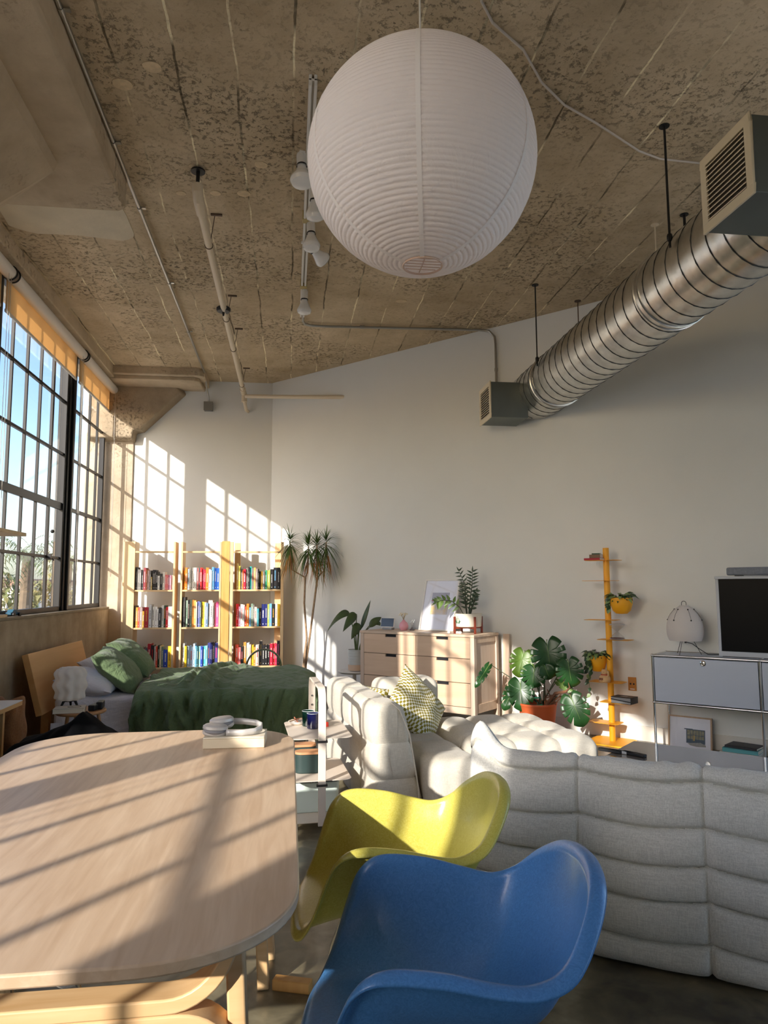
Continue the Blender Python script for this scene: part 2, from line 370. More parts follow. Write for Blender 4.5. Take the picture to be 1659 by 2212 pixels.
# flared column head on the back wall
cp = [(-2.5, 3.2), (-1.965, 3.2), (-1.955, 3.30), (-1.87, 3.31), (-1.40, 3.80), (-1.45, 3.875), (-2.5, 3.875)]
mb = MB(); n0 = len(cp)
vs = [V(x, 9.14, z) for x, z in cp]+[V(x, 9.31, z) for x, z in [(-2.5, 3.15), (-1.95, 3.15), (-1.93, 3.27), (-1.84, 3.29), (-1.33, 3.80), (-1.36, 3.875), (-2.5, 3.875)]]
mb.add(vs, [tuple(range(n0)), tuple(range(n0, 2*n0))[::-1]]+[(i, n0+i, n0+(i+1) % n0, (i+1) % n0) for i in range(n0)])
struct('wall_column_head', mb, concrete('head_concrete', (180, 164, 140), (140, 124, 102), pits=.8), bevel=.015, sm=25)
# drop panels and edge beam under the slab
dp = MB(); dp.prism([(-2.5, 8.73), (-1.11, 8.73), (-1.05, 8.80), (-1.05, 9.30), (-2.5, 9.30)], 3.895, H+.01)
dp.prism([(-2.5, 8.80), (-1.17, 8.80), (-1.12, 8.86), (-1.10, 9.30), (-2.5, 9.30)], 3.85, 3.9)
struct('ceiling_drop_panel', dp, BEAMC, bevel=.01)
struct('ceiling_drop_panel', MB().prism([(-2.5, 2.55), (-1.075, 2.55), (-1.075, 4.62), (-1.13, 4.66), (-2.5, 4.66)], 3.78, H+.01), BEAMC, bevel=.02)
struct('ceiling_edge_beam', MB().box(-2.55, -2.12, YB, 9.29, 3.865, H+.01), BEAMC, bevel=.01)
# flared octagonal head of the near column
oc = MB(); ang = [R(22.5+45*i) for i in range(8)]
def octa(r, z): return [V(-2.52+r*1.0824*math.cos(t), 3.65+r*1.0824*math.sin(t), z) for t in ang]
vs = octa(.42, 2.95)+octa(.50, 3.02)+octa(1.15, 3.72)+octa(1.17, 3.79)
oc.add(vs, [(k*8+i, k*8+(i+1) % 8, k*8+8+(i+1) % 8, k*8+8+i) for k in range(3) for i in range(8)]+[tuple(range(24, 32)), tuple(range(8))[::-1]])
struct('wall_column_head', oc, BEAMC, sm=20)
pt = MB(); pts = []
for i in range(28):
    t = 2*PI*i/28; rx, ry = .44, .34
    c_, s_ = math.cos(t), math.sin(t); x = -1.62+rx*math.copysign(abs(c_)**.22, c_); y = 5.10+ry*math.copysign(abs(s_)**.22, s_)
    pts.append((x+.06*nz3(x*5, y*5, 0), y+.09*nz3(x*6, y*6, 3)))
pt.prism(pts, H-.004, H+.002)
struct('ceiling_patch', pt, PATCH, sm=0)
sp = MB()
for x, y, r in [(-.72, 3.55, .05), (-.9, 3.7, .055), (-.75, 4.75, .035), (-.33, 4.7, .05), (-.52, 4.72, .04), (-.63, 4.42, .03), (1.02, 6.4, .05), (-.2, 4.35, .045)]:
    sp.prism([(x+r*math.cos(t)*(1+.25*nz3(x+math.cos(t), y+math.sin(t), 1)), y+.8*r*math.sin(t)) for t in [2*PI*i/14 for i in range(14)]], H-.003, H+.002)
struct('ceiling_filler_spot', sp, mat('filler', (224, 202, 164), .9, var=.2, scale=30), sm=0)

# ------------------------------------------------------------------ windows: steel frames
def window(name, Y0, Y1, Z0, Z1, ys, post0, post1, bold=()):
    r = tag(bpy.data.objects.new(name, None), kind='structure'); COL.objects.link(r); r.location = (WX, (Y0+Y1)/2, Z0); yc = (Y0+Y1)/2
    f = MB()
    f.box(-.03, .03, Y0-yc, Y1-yc, 0, .045); f.box(-.03, .03, Y0-yc, Y1-yc, Z1-Z0-.04, Z1-Z0)
    f.box(-.03, .03, Y0-yc, Y0-yc+.045, 0, Z1-Z0); f.box(-.03, .03, Y1-yc-.045, Y1-yc, 0, Z1-Z0)
    tag(f.build('window_frame', BLACK, r, bevel=.004), kind='structure')
    m = MB()
    for y in ys:
        k = .022 if y in bold else .011
        m.box(-.013, .013, y-yc-k, y-yc+k, .02, Z1-Z0-.02)
    for z in (1.635, 2.165, 2.705, 3.255):
        k = .036 if z == 2.165 else .013
        if z == 2.165 and (Y0 > 7.8 or Y0 < 4): k = .020
        m.box(-.014, .014, Y0-yc, Y1-yc, z-Z0-k, z-Z0+k)
    if bold:
        hm = MB(); y = bold[0]-yc
        hm.box(.02, .05, y-.02, y+.02, .50, .56); hm.tube([(.04, y, .53), (.05, y+.07, .50)], .008, 8); hm.ball((.05, y, 1.63-Z0+.25), .018, 8)
        tag(hm.build('window_latch', BLACK, r), kind='structure')
    tag(m.build('muntin', BLACK, r, bevel=.002), kind='structure')
    g = MB(); g.add([V(0, Y0-yc+.01, .02), V(0, Y1-yc-.01, .02), V(0, Y1-yc-.01, Z1-Z0-.02), V(0, Y0-yc+.01, Z1-Z0-.02)], [(0, 1, 2, 3)])
    gl = tag(g.build('pane', GLASS, r, sm=0), kind='structure')
    return r
ZS, ZT = 1.105, 3.866
window('window_1', 7.90, 9.215, ZS, ZT, [8.25, 8.60, 8.94], 0, 0)
window('window_2', 5.87, 7.70, ZS, ZT, [6.225, 6.58, 6.935, 7.29], 0, 0, bold=(7.29,))
window('window_3', 4.44, 5.67, ZS, ZT, [4.85, 5.26], 0, 0)
window('window_4', .27, 2.1, ZS, ZT, [.645, 1.01, 1.38, 1.74], 0, 0)
window('window_5', -1.66, .06, ZS, ZT, [-.33, -.71, -1.09, -1.40], 0, 0)
window('window_6', 2.28, 2.85, ZS, ZT, [2.56], 0, 0)
ps = MB()
for y0, y1 in ((7.70, 7.90), (5.67, 5.87), (.06, .27), (2.1, 2.28)):
    ps.box(WX-.07, WX+.045, y0, y1, ZS, ZT); ps.box(WX+.045, WX+.07, (y0+y1)/2-.03, (y0+y1)/2+.03, ZS, ZT)
struct('window_post', ps, BLACK, bevel=.006)

# roller blinds
BL = translucent('blind_fabric', (236, 206, 160), .55)
BW = mat('blind_white', (222, 216, 206), .6)
CH = mat('bead_chain', (190, 186, 178), .4)
def blind(y0, y1, zb, label):
    t = thing('roller_blind', label, 'blind', (-2.2, (y0+y1)/2, 3.80), 0, 'roller blinds over the windows'); L = (y1-y0)/2
    MB().tube([(0, -L+.02, 0), (0, L-.02, 0)], .052, 24).build('roller', BW, t)
    MB().box(-.052, -.0495, -L+.03, L-.03, zb-3.80, 0).build('shade_fabric', BL, t, sm=0)
    MB().box(-.058, -.044, -L+.03, L-.03, zb-3.80-.022, zb-3.80+.004).build('bottom_bar', BW, t, bevel=.003)
    for s_ in (-1, 1):
        MB().tube([(.058*math.cos(k), s_*(L-.008), .058*math.sin(k)) for k in [R(90+i*15-180) for i in range(0, 13)]], .006, 6).build('bracket', BLACK, t)
    MB().tube([(.03, L-.10, 0), (.035, L-.10, -2.2), (.036, L-.085, -2.30), (.035, L-.055, -2.33), (.034, L-.03, -2.3), (.03, L-.025, -2.2), (.02, L-.03, 0)], .0022, 5).build('bead_chain', CH, t)
blind(7.82, 9.2, 3.535, 'white roller with sand blind, nearest the bookcase corner')
blind(5.80, 7.78, 3.535, 'long sand roller blind left of the thick black window post')
blind(4.47, 5.76, 3.535, 'sand roller blind over the window beside the near column')
blind(.2, 2.8, 3.80, 'rolled up sand blind over the window by the dining table')
blind(-1.62, .14, 3.80, 'rolled up sand blind over the window behind the dining table')

# ------------------------------------------------------------------ outside
struct('ground_outside', MB().box(-160, 60, -60, 260, -5.2, -5), mat('pale_paving', (214, 208, 196), .9, var=.15, scale=.3), sm=0)
def far_block(x0, x1, y0, y1, z1, rgb, label):
    t = thing('building', label, 'building', ((x0+x1)/2, (y0+y1)/2, -5))
    a_, b2 = (x1-x0)/2, (y1-y0)/2
    MB().box(-a_, a_, -b2, b2, 0, z1+5).build('wall', mat('far_wall_%d' % rgb[0], rgb, .9), t, sm=0)
    MB().box(-a_-.3, a_+.3, -b2-.3, b2+.3, z1+5, z1+5.5).build('roof', mat('far_roof', (150, 120, 100), .9), t, sm=0)
    for i in range(6):
        xx = -a_+(i+.5)*2*a_/6
        MB().box(xx-.6, xx+.6, -b2-.05, -b2+.05, z1+1.8, z1+3.6).build('window', mat('far_window', (70, 80, 92), .3), t, sm=0)
far_block(-34, -21, 62, 74, 1.6, (214, 206, 192), 'pale low building across the street seen through the window')
far_block(-56, -38, 80, 95, 3.2, (196, 178, 150), 'tan block further away outside the window')
def palm(x, y, hgt, label, seed):
    rd = random.Random(seed); t = thing('palm_tree', label, 'palm tree', (x, y, -5), 0, 'palm trees outside')
    MB().tube([(0, 0, 0), (.1, 0, hgt*.5), (.15, .1, hgt)], .2, 10, rs=[.26, .2, .17]).build('trunk', mat('palm_trunk', (120, 104, 84), .9, var=.3, scale=4), t)
    m = MB()
    for i in range(26):
        az = rd.uniform(0, 2*PI); el_ = rd.uniform(-.3, 1.0); d = V(math.cos(az)*math.cos(el_), math.sin(az)*math.cos(el_), math.sin(el_)); b0 = V(.15, .1, hgt)
        Lf = rd.uniform(1.6, 2.3)
        for k in range(12):
            f = k/11; p = b0+d*(Lf*f)-V(0, 0, 1)*(Lf*.5*f*f); sd = d.cross(V(0, 0, 1)).normalized()
            for s_ in (-1, 1): leaf(m, p, tuple(sd*s_+d*.6-V(0, 0, .3)), (0, 0, 1), .55*(1-.5*f), .05, .5, 2)
    m.build('fronds', mat('palm_frond', (86, 104, 60), .7), t)
palm(-9.6, 27.5, 7.6, 'palm tree outside, seen through the near window panes', 1)
palm(-13.5, 46, 8.0, 'distant palm tree outside, seen near the thick window post', 2)
def bush(x, y, r, label, seed):
    rd = random.Random(seed); m = MB(); 
    for i in range(900):
        th, ph = rd.uniform(0, 2*PI), math.acos(rd.uniform(-.2, 1)); q = r*rd.uniform(.75, 1.05)
        p = V(q*math.sin(ph)*math.cos(th), q*math.sin(ph)*math.sin(th), q*math.cos(ph)*1.2+r*.5)
        leaf(m, p, (rd.uniform(-1, 1), rd.uniform(-1, 1), rd.uniform(-1, 1)), (0, 0, 1), .5, .3, .3, 2)
    tr = thing('tree', label, 'tree', (x, y, -5)); m.build('crown', mat('tree_leaf_%d' % seed, (104+seed*6, 120, 76), .8), tr, loc=(0, 0, 3))
    MB().tube([(0, 0, 0), (0, 0, 3.5)], .25, 8).build('trunk', MATS['palm_trunk'], tr)
bush(-17, 44, 2.6, 'round leafy tree outside, left of the window post', 1)
bush(-12.6, 40, 2.2, 'smaller leafy tree outside beside the building', 3)

# ------------------------------------------------------------------ services on the ceiling
GALV = mat('conduit_steel', (176, 174, 168), .3, metal=.9)
def clip(mb_, x, y, z, s_=1): mb_.box(x-.006, x+.03*s_, y-.012, y+.012, z-.003, z+.008)
t = thing('conduit', 'long thin steel conduit running the ceiling towards the window corner', 'conduit', (-1.06, 4, 3.965))
MB().tube([(0, -7.4, 0), (0, 4.70, 0), (0, 4.86, -.01), (.0, 5.12, -.13), (.01, 5.23, -.20), (.01, 5.245, -.24), (.01, 5.25, -.31)], .011, 12).build('pipe', GALV, t)
for y in (-.8, .2, .95, 2.2, 3.4):
    cl = MB(); cl.tube([(0, y-.02, 0), (0, y+.02, 0)], .015, 12); cl.box(.008, .04, y-.012, y+.012, .004, .012); cl.build('strap', GALV, t)
bx = MB().box(-1.105, -.995, 9.21, 9.29, 3.59, 3.70)
t2 = thing('junction_box', 'small grey steel junction box high on the back wall', 'electrical box', (-1.05, 9.25, 3.645))
MB().box(-.055, .055, -.035, .035, -.055, .055).build('box_body', mat('zinc', (128, 128, 124), .45, metal=.6), t2, bevel=.004)
MB().box(-.058, .058, -.04, -.035, -.058, .058).build('cover_plate', mat('zinc2', (138, 138, 133), .4, metal=.6), t2, bevel=.002)
# cream sprinkler pipe
CREAM = mat('cream_pipe', (216, 200, 172), .45)
t = thing('sprinkler_pipe', 'cream painted pipe hung below the ceiling with an elbow at the back', 'pipe', (-.60, 6.8, 3.80))
MB().tube([(0, -2.25, 0), (0, 2.2, 0)], .026, 16).build('pipe', CREAM, t)
MB().tube([(0, -2.15, 0), (0, -2.32, .005), (0, -2.36, .04), (0, -2.36, .08)], .034, 16).build('elbow', CREAM, t)
MB().tube([(0, 2.12, 0), (0, 2.25, -.0), (.01, 2.3, -.03), (.01, 2.3, -.12)], .036, 16).build('elbow', CREAM, t)
MB().tube([(.01, 2.3, -.10), (.03, 2.40, -.20), (.05, 2.47, -.2)], .022, 12).build('pipe_stub', CREAM, t)
MB().tube([(.03, 2.24, -.06), (.6, 1.95, -.13), (1.24, 1.625, -.20)], .024, 16).build('branch_pipe', CREAM, t)
for y in (-1.7, -.25, .6, 1.95):
    hm = MB(); hm.tube([(.0+.028*math.cos(k), y, .028*math.sin(k)) for k in [2*PI*i/16 for i in range(16)]], .0035, 6, closed=True); hm.tube([(.01, y, .03), (.05, y-.1, .19)], .003, 6); hm.box(.02, .1, y-.11, y-.09, .178, .188)
    hm.build('hanger', mat('rusty_steel', (98, 80, 66), .6, metal=.5), t)
MB().tube([(0, -2.36, .06), (0, -2.36, .18)], .012, 10).build('drop_rod', BLACK, t); MB().lathe([(.045, 0), (.045, .01), (.012, .02)], 16, (0, -2.36, .165)).build('flange', BLACK, t)
MB().lathe([(.02, -.024), (.055, -.02), (.062, -.008), (.062, .012), (.05, .022), (.02, .025)], 20).lathe([(.001, -.06), (.008, -.058), (.012, -.02), (.012, .0), (.001, .001)], 10).build('sprinkler_head', BLACK, t, loc=(-.005, -.48, 0))
# track lights
WH = mat('white_enamel', (224, 220, 212), .4)
t = thing('track_rail', 'white ceiling track rail left of the paper lantern', 'track', (.10, 5.45, 3.955))
MB().box(-.022, -.006, -1.95, 1.3, -.03, .035).box(.006, .022, -1.95, 1.3, -.03, .035).box(-.022, .022, -1.95, 1.3, -.0, .012).build('rail', WH, t, bevel=.002)
for y in (-1.05, -.55, .6): MB().box(-.03, .03, y-.03, y+.03, -.034, .035).build('joiner', mat('brass_joint', (186, 166, 110), .5), t, bevel=.003)
def spot(x, y, tilt, rz, label, big=1.0):
    t = thing('track_spotlight', label, 'spotlight', (x, y, 3.93), rz, 'spotlights on the ceiling track')
    MB().box(-.018, .018, -.03, .03, -.02, .0).build('adaptor', WH, t, bevel=.003)
    e_ = bpy.data.objects.new('x', None)
    Mx = Euler((tilt, 0, 0)).to_matrix()
    b = MB(); b.lathe([(.001, 0), (.028, 0), (.03, -.01), (.03, -.075), (.001, -.076)], 20); b.v = [tuple(Mx@V(*p)+V(0, 0, -.01)) for p in b.v]; b.build('socket', WH, t)
    b = MB(); b.lathe([(.029, -.07), (.033, -.085)], 20, cap=False); b.v = [tuple(Mx@V(*p)+V(0, 0, -.01)) for p in b.v]; b.build('collar', BLACK, t)
    b = MB(); b.lathe([(.026, -.08), (.03, -.1), (.045, -.135), (.06*big, -.165), (.063*big, -.18), (.055*big, -.20), (.03, -.212), (.001, -.215)], 24); b.v = [tuple(Mx@V(*p)+V(0, 0, -.01)) for p in b.v]
    b.build('bulb', mat('frosted_bulb', (232, 232, 230), .25, spec=.6), t)
spot(.05, 4.10, R(-8), .2, 'spotlight bulb at the near end of the track, beside the lantern', 1.15)
spot(.14, 4.45, R(10), -.2, 'second spotlight of the track, half hidden behind the paper lantern')
spot(.13, 4.92, R(-6), .3, 'third spotlight bulb from the near end of the track')
spot(.10, 5.22, R(62), -1.0, 'spotlight tilted sideways on the ceiling track')
spot(.11, 6.10, R(5), .1, 'last small spotlight at the far end of the track')
t = thing('conduit', 'bent steel conduit from the track end to the duct vent', 'conduit', (.11, 6.78, 3.965))
P0 = V(.11, 6.78, 3.965)
MB().tube([tuple(V(*p)-P0) for p in [(.11, 6.60, 3.965), (.11, 6.95, 3.965), (.13, 7.03, 3.965), (.19, 7.07, 3.965), (.4, 7.07, 3.965), (1.93, 6.99, 3.965), (2.02, 6.97, 3.95), (2.07, 6.94, 3.88), (2.075, 6.93, 3.8), (2.075, 6.93, 3.25)]], .013, 12).build('pipe', GALV, t)
MB().tube([(.58, .27, 0), (.63, .268, 0)], .018, 12).build('strap', GALV, t); MB().tube([(1.965, .15, -.42), (1.965, .15, -.45)], .018, 12).build('strap', GALV, t)
# ------------------------------------------------------------------ duct
def galv(name):
    m = mat(name, (222, 221, 217), .30, metal=1.0, var=.25, scale=9, bump=.5, bscale=7); return m
DG = galv('galvanised_duct'); DK = mat('duct_seam', (66, 68, 68), .5, metal=.6); BXM = mat('vent_box_steel', (112, 120, 118), .5, metal=.7, var=.1, scale=5)
t = thing('spiral_duct', 'large galvanised spiral air duct hung below the ceiling', 'duct', (2.40, 3, 3.20))
RD = .25; d = MB(); YA = -4.6; nn = 48
rings = []
def dend(x): return 9.02-(2.40+x)-3.0
vs = []
for k in range(nn):
    c_, s_ = math.cos(2*PI*k/nn)*RD, math.sin(2*PI*k/nn)*RD; vs += [V(c_, YA, s_), V(c_, dend(c_), s_)]
d.add(vs, [(2*k, 2*k+1, (2*k+3) % (2*nn), (2*k+2) % (2*nn)) for k in range(nn)]+[tuple(range(1, 2*nn, 2)), tuple(range(0, 2*nn, 2))[::-1]])
d.build('duct_shell', DG, t)
sm_ = MB(); path = []; pitch = .135; q = 0
while True:
    th = 2*PI*q/24; y = YA+.02+pitch*q/24; x, z = math.cos(th)*(RD+.001), math.sin(th)*(RD+.001)
    if y > 3.62: break
    if y < dend(x): path.append((x, y, z))
    q += 1
sm_.tube(path, .0042, 5); sm_.build('spiral_seam', DK, t)
for y in (1.12, 3.1): 
    cb = MB()
    cb.lathe([(RD+.001, -.03), (RD+.009, -.028), (RD+.009, -.02), (RD+.003, -.016), (RD+.003, .016), (RD+.009, .02), (RD+.009, .028), (RD+.001, .03)], 48)
    for i in range(len(cb.v)-8*48, len(cb.v)): p = cb.v[i]; cb.v[i] = (p[0], y+p[2], p[1])
    cb.build('coupling', DG, t)
def vent(y0, y1, z0, z1, nm, label, glab):
    v = thing(nm, label, 'air vent', (1.87, (y0+y1)/2, (z0+z1)/2)); a_, c_ = (y1-y0)/2, (z1-z0)/2
    MB().box(.0, .36, -a_, a_, -c_, c_).build('box_body', BXM, v, bevel=.003, sm=0)
    fr = MB(); W_ = .035
    for q in ((-a_-.008, a_+.008, -c_-.008, -c_+W_), (-a_-.008, a_+.008, c_-W_, c_+.008), (-a_-.008, -a_+W_, -c_+W_, c_-W_), (a_-W_, a_+.008, -c_+W_, c_-W_)): fr.box(-.012, 0, *q)
    fr.build('grille_frame', mat('cream_enamel', (220, 208, 182), .5), v, bevel=.003)
    bk = MB().box(-.002, .0, -a_+.02, a_-.02, -c_+.02, c_-.02); bk.build('grille_recess', mat('dark_recess', (60, 54, 44), .8), v, sm=0)
    lv = MB(); N = 12
    for i in range(N):
        z = -c_+W_+(i+.5)*(2*c_-2*W_)/N; lv.box(-.014, .0, -a_+W_, a_-W_, z-.0055, z-.0015, rot=(0, R(-28), 0))
    lv.build('louvres', MATS['cream_enamel'], v, sm=0)
vent(2.555, 2.90, 2.925, 3.265, 'duct_vent', 'large cream grilled vent box on the near part of the duct', '')
vent(6.43, 6.80, 2.915, 3.255, 'duct_vent', 'small grilled vent box at the wall end of the duct', '')
def rod(x, y, z0, label, m, r=.006):
    t = thing('hanger_rod', label, 'rod', (x, y, H)); MB().tube([(0, 0, 0), (0, 0, z0-H)], r, 8).build('rod', m, t); MB().lathe([(.03, -.006), (.03, 0)], 12).build('ceiling_plate', m, t); MB().lathe([(.012, -.02), (.016, -.01), (.016, .01), (.012, .02)], 8, (0, 0, z0-H+.06)).build('nut', m, t)
RB = MATS['rusty_steel']
rod(2.14, 5.90, 3.25, 'thin dark rod holding the duct near the back vent', BLACK); rod(2.14, 3.674, 3.25, 'long dark rod holding the duct beside the large vent', BLACK, .007)
rod(2.66, 6.20, 3.25, 'pale rod behind the far end of the duct', RB, .005); rod(2.66, 4.76, 3.25, 'pale rod behind the middle of the duct', CREAM, .005)
rod(2.80, 4.60, 3.62, 'short dark ceiling flange above the duct', BLACK, .01)
# cable draped along the ceiling
cp = [(.72, 2.3, 3.985), (.80, 2.7, 3.98), (.846, 2.93, 3.985), (.93, 3.04, 3.98), (1.13, 3.19, 3.982), (1.30, 3.40, 3.98), (1.49, 3.56, 3.982), (1.72, 3.68, 3.98), (1.89, 3.78, 3.98), (2.10, 3.90, 3.975), (2.27, 3.96, 3.975), (2.56, 3.98, 3.98), (2.75, 3.9, 3.98)]
tag(MB().tube(cp, .0065, 8).build('cable', mat('white_cable', (206, 196, 184), .5)), 'white cable wandering over the ceiling to the duct', 'cable')
# ------------------------------------------------------------------ paper lantern
PAPER = translucent('lantern_paper', (248, 242, 240), .3, bump=.5)
t = thing('paper_lantern', 'huge round white ribbed paper lantern hanging from the ceiling', 'lamp', (.449, 2.35, 2.818))
RL = .400; prof = []; NR = 60
hole = .17
for i in range(NR*6+1):
    th = hole+(PI-2*hole)*i/(NR*6); rr = RL*(1-.0065*(1-abs(math.sin(PI*i/6))**.7)) ; prof.append((rr*math.sin(th), -rr*math.cos(th)*1.0))
g = MB(); n_l = 96
def lan(i, k):
    r, z = prof[i]; an = 2*PI*k/n_l; p = V(r*math.cos(an), r*math.sin(an), z*.965)
    q = nz3(p.x*9, p.y*9, p.z*22)*.0022*min(1, max(0, (-p.z/RL+.2)))
    return p*(1+q/RL*1.2)
vs = [lan(i, k) for i in range(len(prof)) for k in range(n_l)]
g.add(vs, [(i*n_l+k, i*n_l+(k+1) % n_l, (i+1)*n_l+(k+1) % n_l, (i+1)*n_l+k) for i in range(len(prof)-1) for k in range(n_l)])
g.build('paper_shade', PAPER, t, sm=60)
sm2 = MB()
for k in range(6):
    an = R(-102+k*60)
    for s_ in range(40):
        pass
    path = [(RL*1.002*math.sin(th)*math.cos(an), RL*1.003*math.sin(th)*math.sin(an), -RL*1.003*.965*math.cos(th)) for th in [hole+(PI-2*hole)*i/60 for i in range(61)]]
    vs = []; tv = V(-math.sin(an), math.cos(an), 0)
    for p in path: vs += [V(*p)-tv*.0075, V(*p)+tv*.0075]
    sm2.add(vs, [(2*i, 2*i+1, 2*i+3, 2*i+2) for i in range(60)])
sm2.build('paper_seam', translucent('seam_paper', (246, 242, 240), .2), t)
rg = MB(); tr_ = MB(); rr = RL*math.sin(hole)
for rg_, zz in ((tr_, RL*.965*math.cos(hole)), (rg, -RL*.965*math.cos(hole))): rg_.tube([(rr*math.cos(k), rr*math.sin(k), zz) for k in [2*PI*i/32 for i in range(32)]], .0035, 6, closed=True)
z0 = -RL*.965*math.cos(hole)+.006
for i in range(5): yy = (i-2)*.021; hw = math.sqrt(max(0, rr*rr-yy*yy)); rg.tube([(-hw, yy, z0), (hw, yy, z0)], .0014, 5)
rg.tube([(0, -rr, z0), (0, rr, z0)], .0018, 5); rg.build('wire_ring', mat('ring_wire', (206, 178, 160), .5), t); tr_.build('wire_ring', MATS['ring_wire'], t)
MB().tube([(0, 0, RL*math.cos(hole)-.2), (0, 0, H-2.818)], .0035, 8).build('cord', WH, t)
MB().tube([(0, 0, RL*math.cos(hole)-.14), (0, 0, RL*math.cos(hole)-.06)], .02, 12).build('lamp_holder', WH, t)
# ------------------------------------------------------------------ woods, fabrics
PINE = wood('pale_birch', (232, 204, 160), (220, 186, 138), 'Z', 3, .55)
PINEX = wood('pale_birch_shelf', (226, 196, 150), (210, 176, 128), 'X', 3, .55)
AMBER_SHADE = wood('amber_shade_birch', (222, 172, 100), (206, 150, 78), 'Z', 3, .5)  # deeper orange stands for shade on a bookcase board; also the foot rail
OAKT = wood('bamboo_top', (216, 188, 158), (196, 164, 132), 'Y', 5.5, .38)
BENT = wood('bentwood', (232, 196, 148), (216, 174, 122), 'X', 4, .45)
DRES = wood('whitewashed_wood', (222, 198, 174), (206, 178, 150), 'X', 2.2, .5)
DRESV = wood('whitewashed_post', (220, 198, 178), (206, 180, 156), 'Z', 2.5, .5)
PLY = wood('birch_ply', (214, 168, 112), (200, 150, 92), 'Y', 1.2, .5)
CHROME = mat('chrome', (214, 212, 208), .12, metal=1.0)
COV = {}
BCOL = dict(charcoal=(52, 50, 52), grey=(128, 124, 120), dusty_grey=(160, 140, 136), maroon=(150, 56, 66), rust=(190, 104, 62), pinkish_grey=(206, 176, 172), tan=(190, 160, 92), black=(26, 24, 28), white=(232, 228, 220),
  rose_pink=(232, 120, 120), plum=(150, 84, 112), lilac=(172, 126, 150), pale_pink=(240, 206, 190), brown=(112, 78, 50), gold=(206, 158, 44), coral_red=(222, 84, 58), light_grey=(200, 200, 200), dark_red=(176, 24, 40), forest_green=(44, 70, 48), red=(220, 36, 40),
  teal=(42, 104, 110), slate=(88, 104, 112), cream=(236, 222, 180), blue=(44, 74, 180), yellow=(246, 206, 36), orange=(250, 130, 34), pale_blue=(190, 212, 232), hot_pink=(240, 56, 100), royal_blue=(30, 100, 214), sky_blue=(110, 180, 232), pale_green=(176, 204, 178), sage_green=(128, 150, 130),
  periwinkle=(110, 120, 190), blue_grey=(110, 140, 170), bright_pink=(232, 96, 160), aqua=(80, 190, 208), light_aqua=(150, 216, 224), indigo=(60, 66, 140), navy=(26, 36, 110), olive_yellow=(222, 214, 90), olive_green=(170, 180, 84), crimson=(214, 30, 62), turquoise=(40, 196, 190), green=(60, 160, 120), pale_orange=(250, 182, 96), amber=(226, 150, 60))
def cover(c):
    if c not in COV: COV[c] = mat('book_'+c, BCOL[c], .5)
    return COV[c]
PAGES = mat('book_pages', (236, 228, 208), .9)
ORD = ['first', 'second', 'third', 'fourth', 'fifth', 'sixth', 'seventh', 'eighth', 'ninth', 'tenth', 'eleventh', 'twelfth', 'thirteenth', 'fourteenth', 'fifteenth', 'sixteenth', 'seventeenth', 'eighteenth', 'nineteenth', 'twentieth', 'twenty-first', 'twenty-second', 'twenty-third']
def book(x, y, z, w_, h, d, c, label, group, band=None, lean=0):
    """upright book, spine towards -Y"""
    m = MB(); t = min(.003, w_*.2)
    m.box(-w_/2, -w_/2+t, 0, d, 0, h); m.box(w_/2-t, w_/2, 0, d, 0, h); m.box(-w_/2, w_/2, -.002, t, 0, h)
    m.m = 1; m.box(-w_/2+t, w_/2-t, t, d-.004, .003, h-.004)
    m.m = 2
    rd = random.Random(hash((round(x*1000), round(z*1000))) & 0xffff)
    k = w_*.5*rd.uniform(.35, .6)
    a_ = h*rd.uniform(.3, .42); b2 = h*rd.uniform(.72, .88); yy = a_
    while yy < b2:                                   # worn, broken marks like a printed spine seen from afar
        e_ = h*rd.uniform(.02, .05); m.box(-k*.6, k*.6, -.0026, -.0019, yy, min(b2, yy+e_)); yy += e_+h*.014
    m.box(-k*.5, k*.5, -.0026, -.0019, h*.08, h*.12)
    o = m.build('book', [cover(c), PAGES, cover(band or ('white' if c not in ('white', 'cream', 'light_grey', 'pale_pink', 'pale_blue', 'pale_green', 'yellow', 'light_aqua', 'pinkish_grey') else 'charcoal'))], sm=0, loc=(x, y, z), rot=(0, lean, 0))
    return tag(o, label, 'book', group)
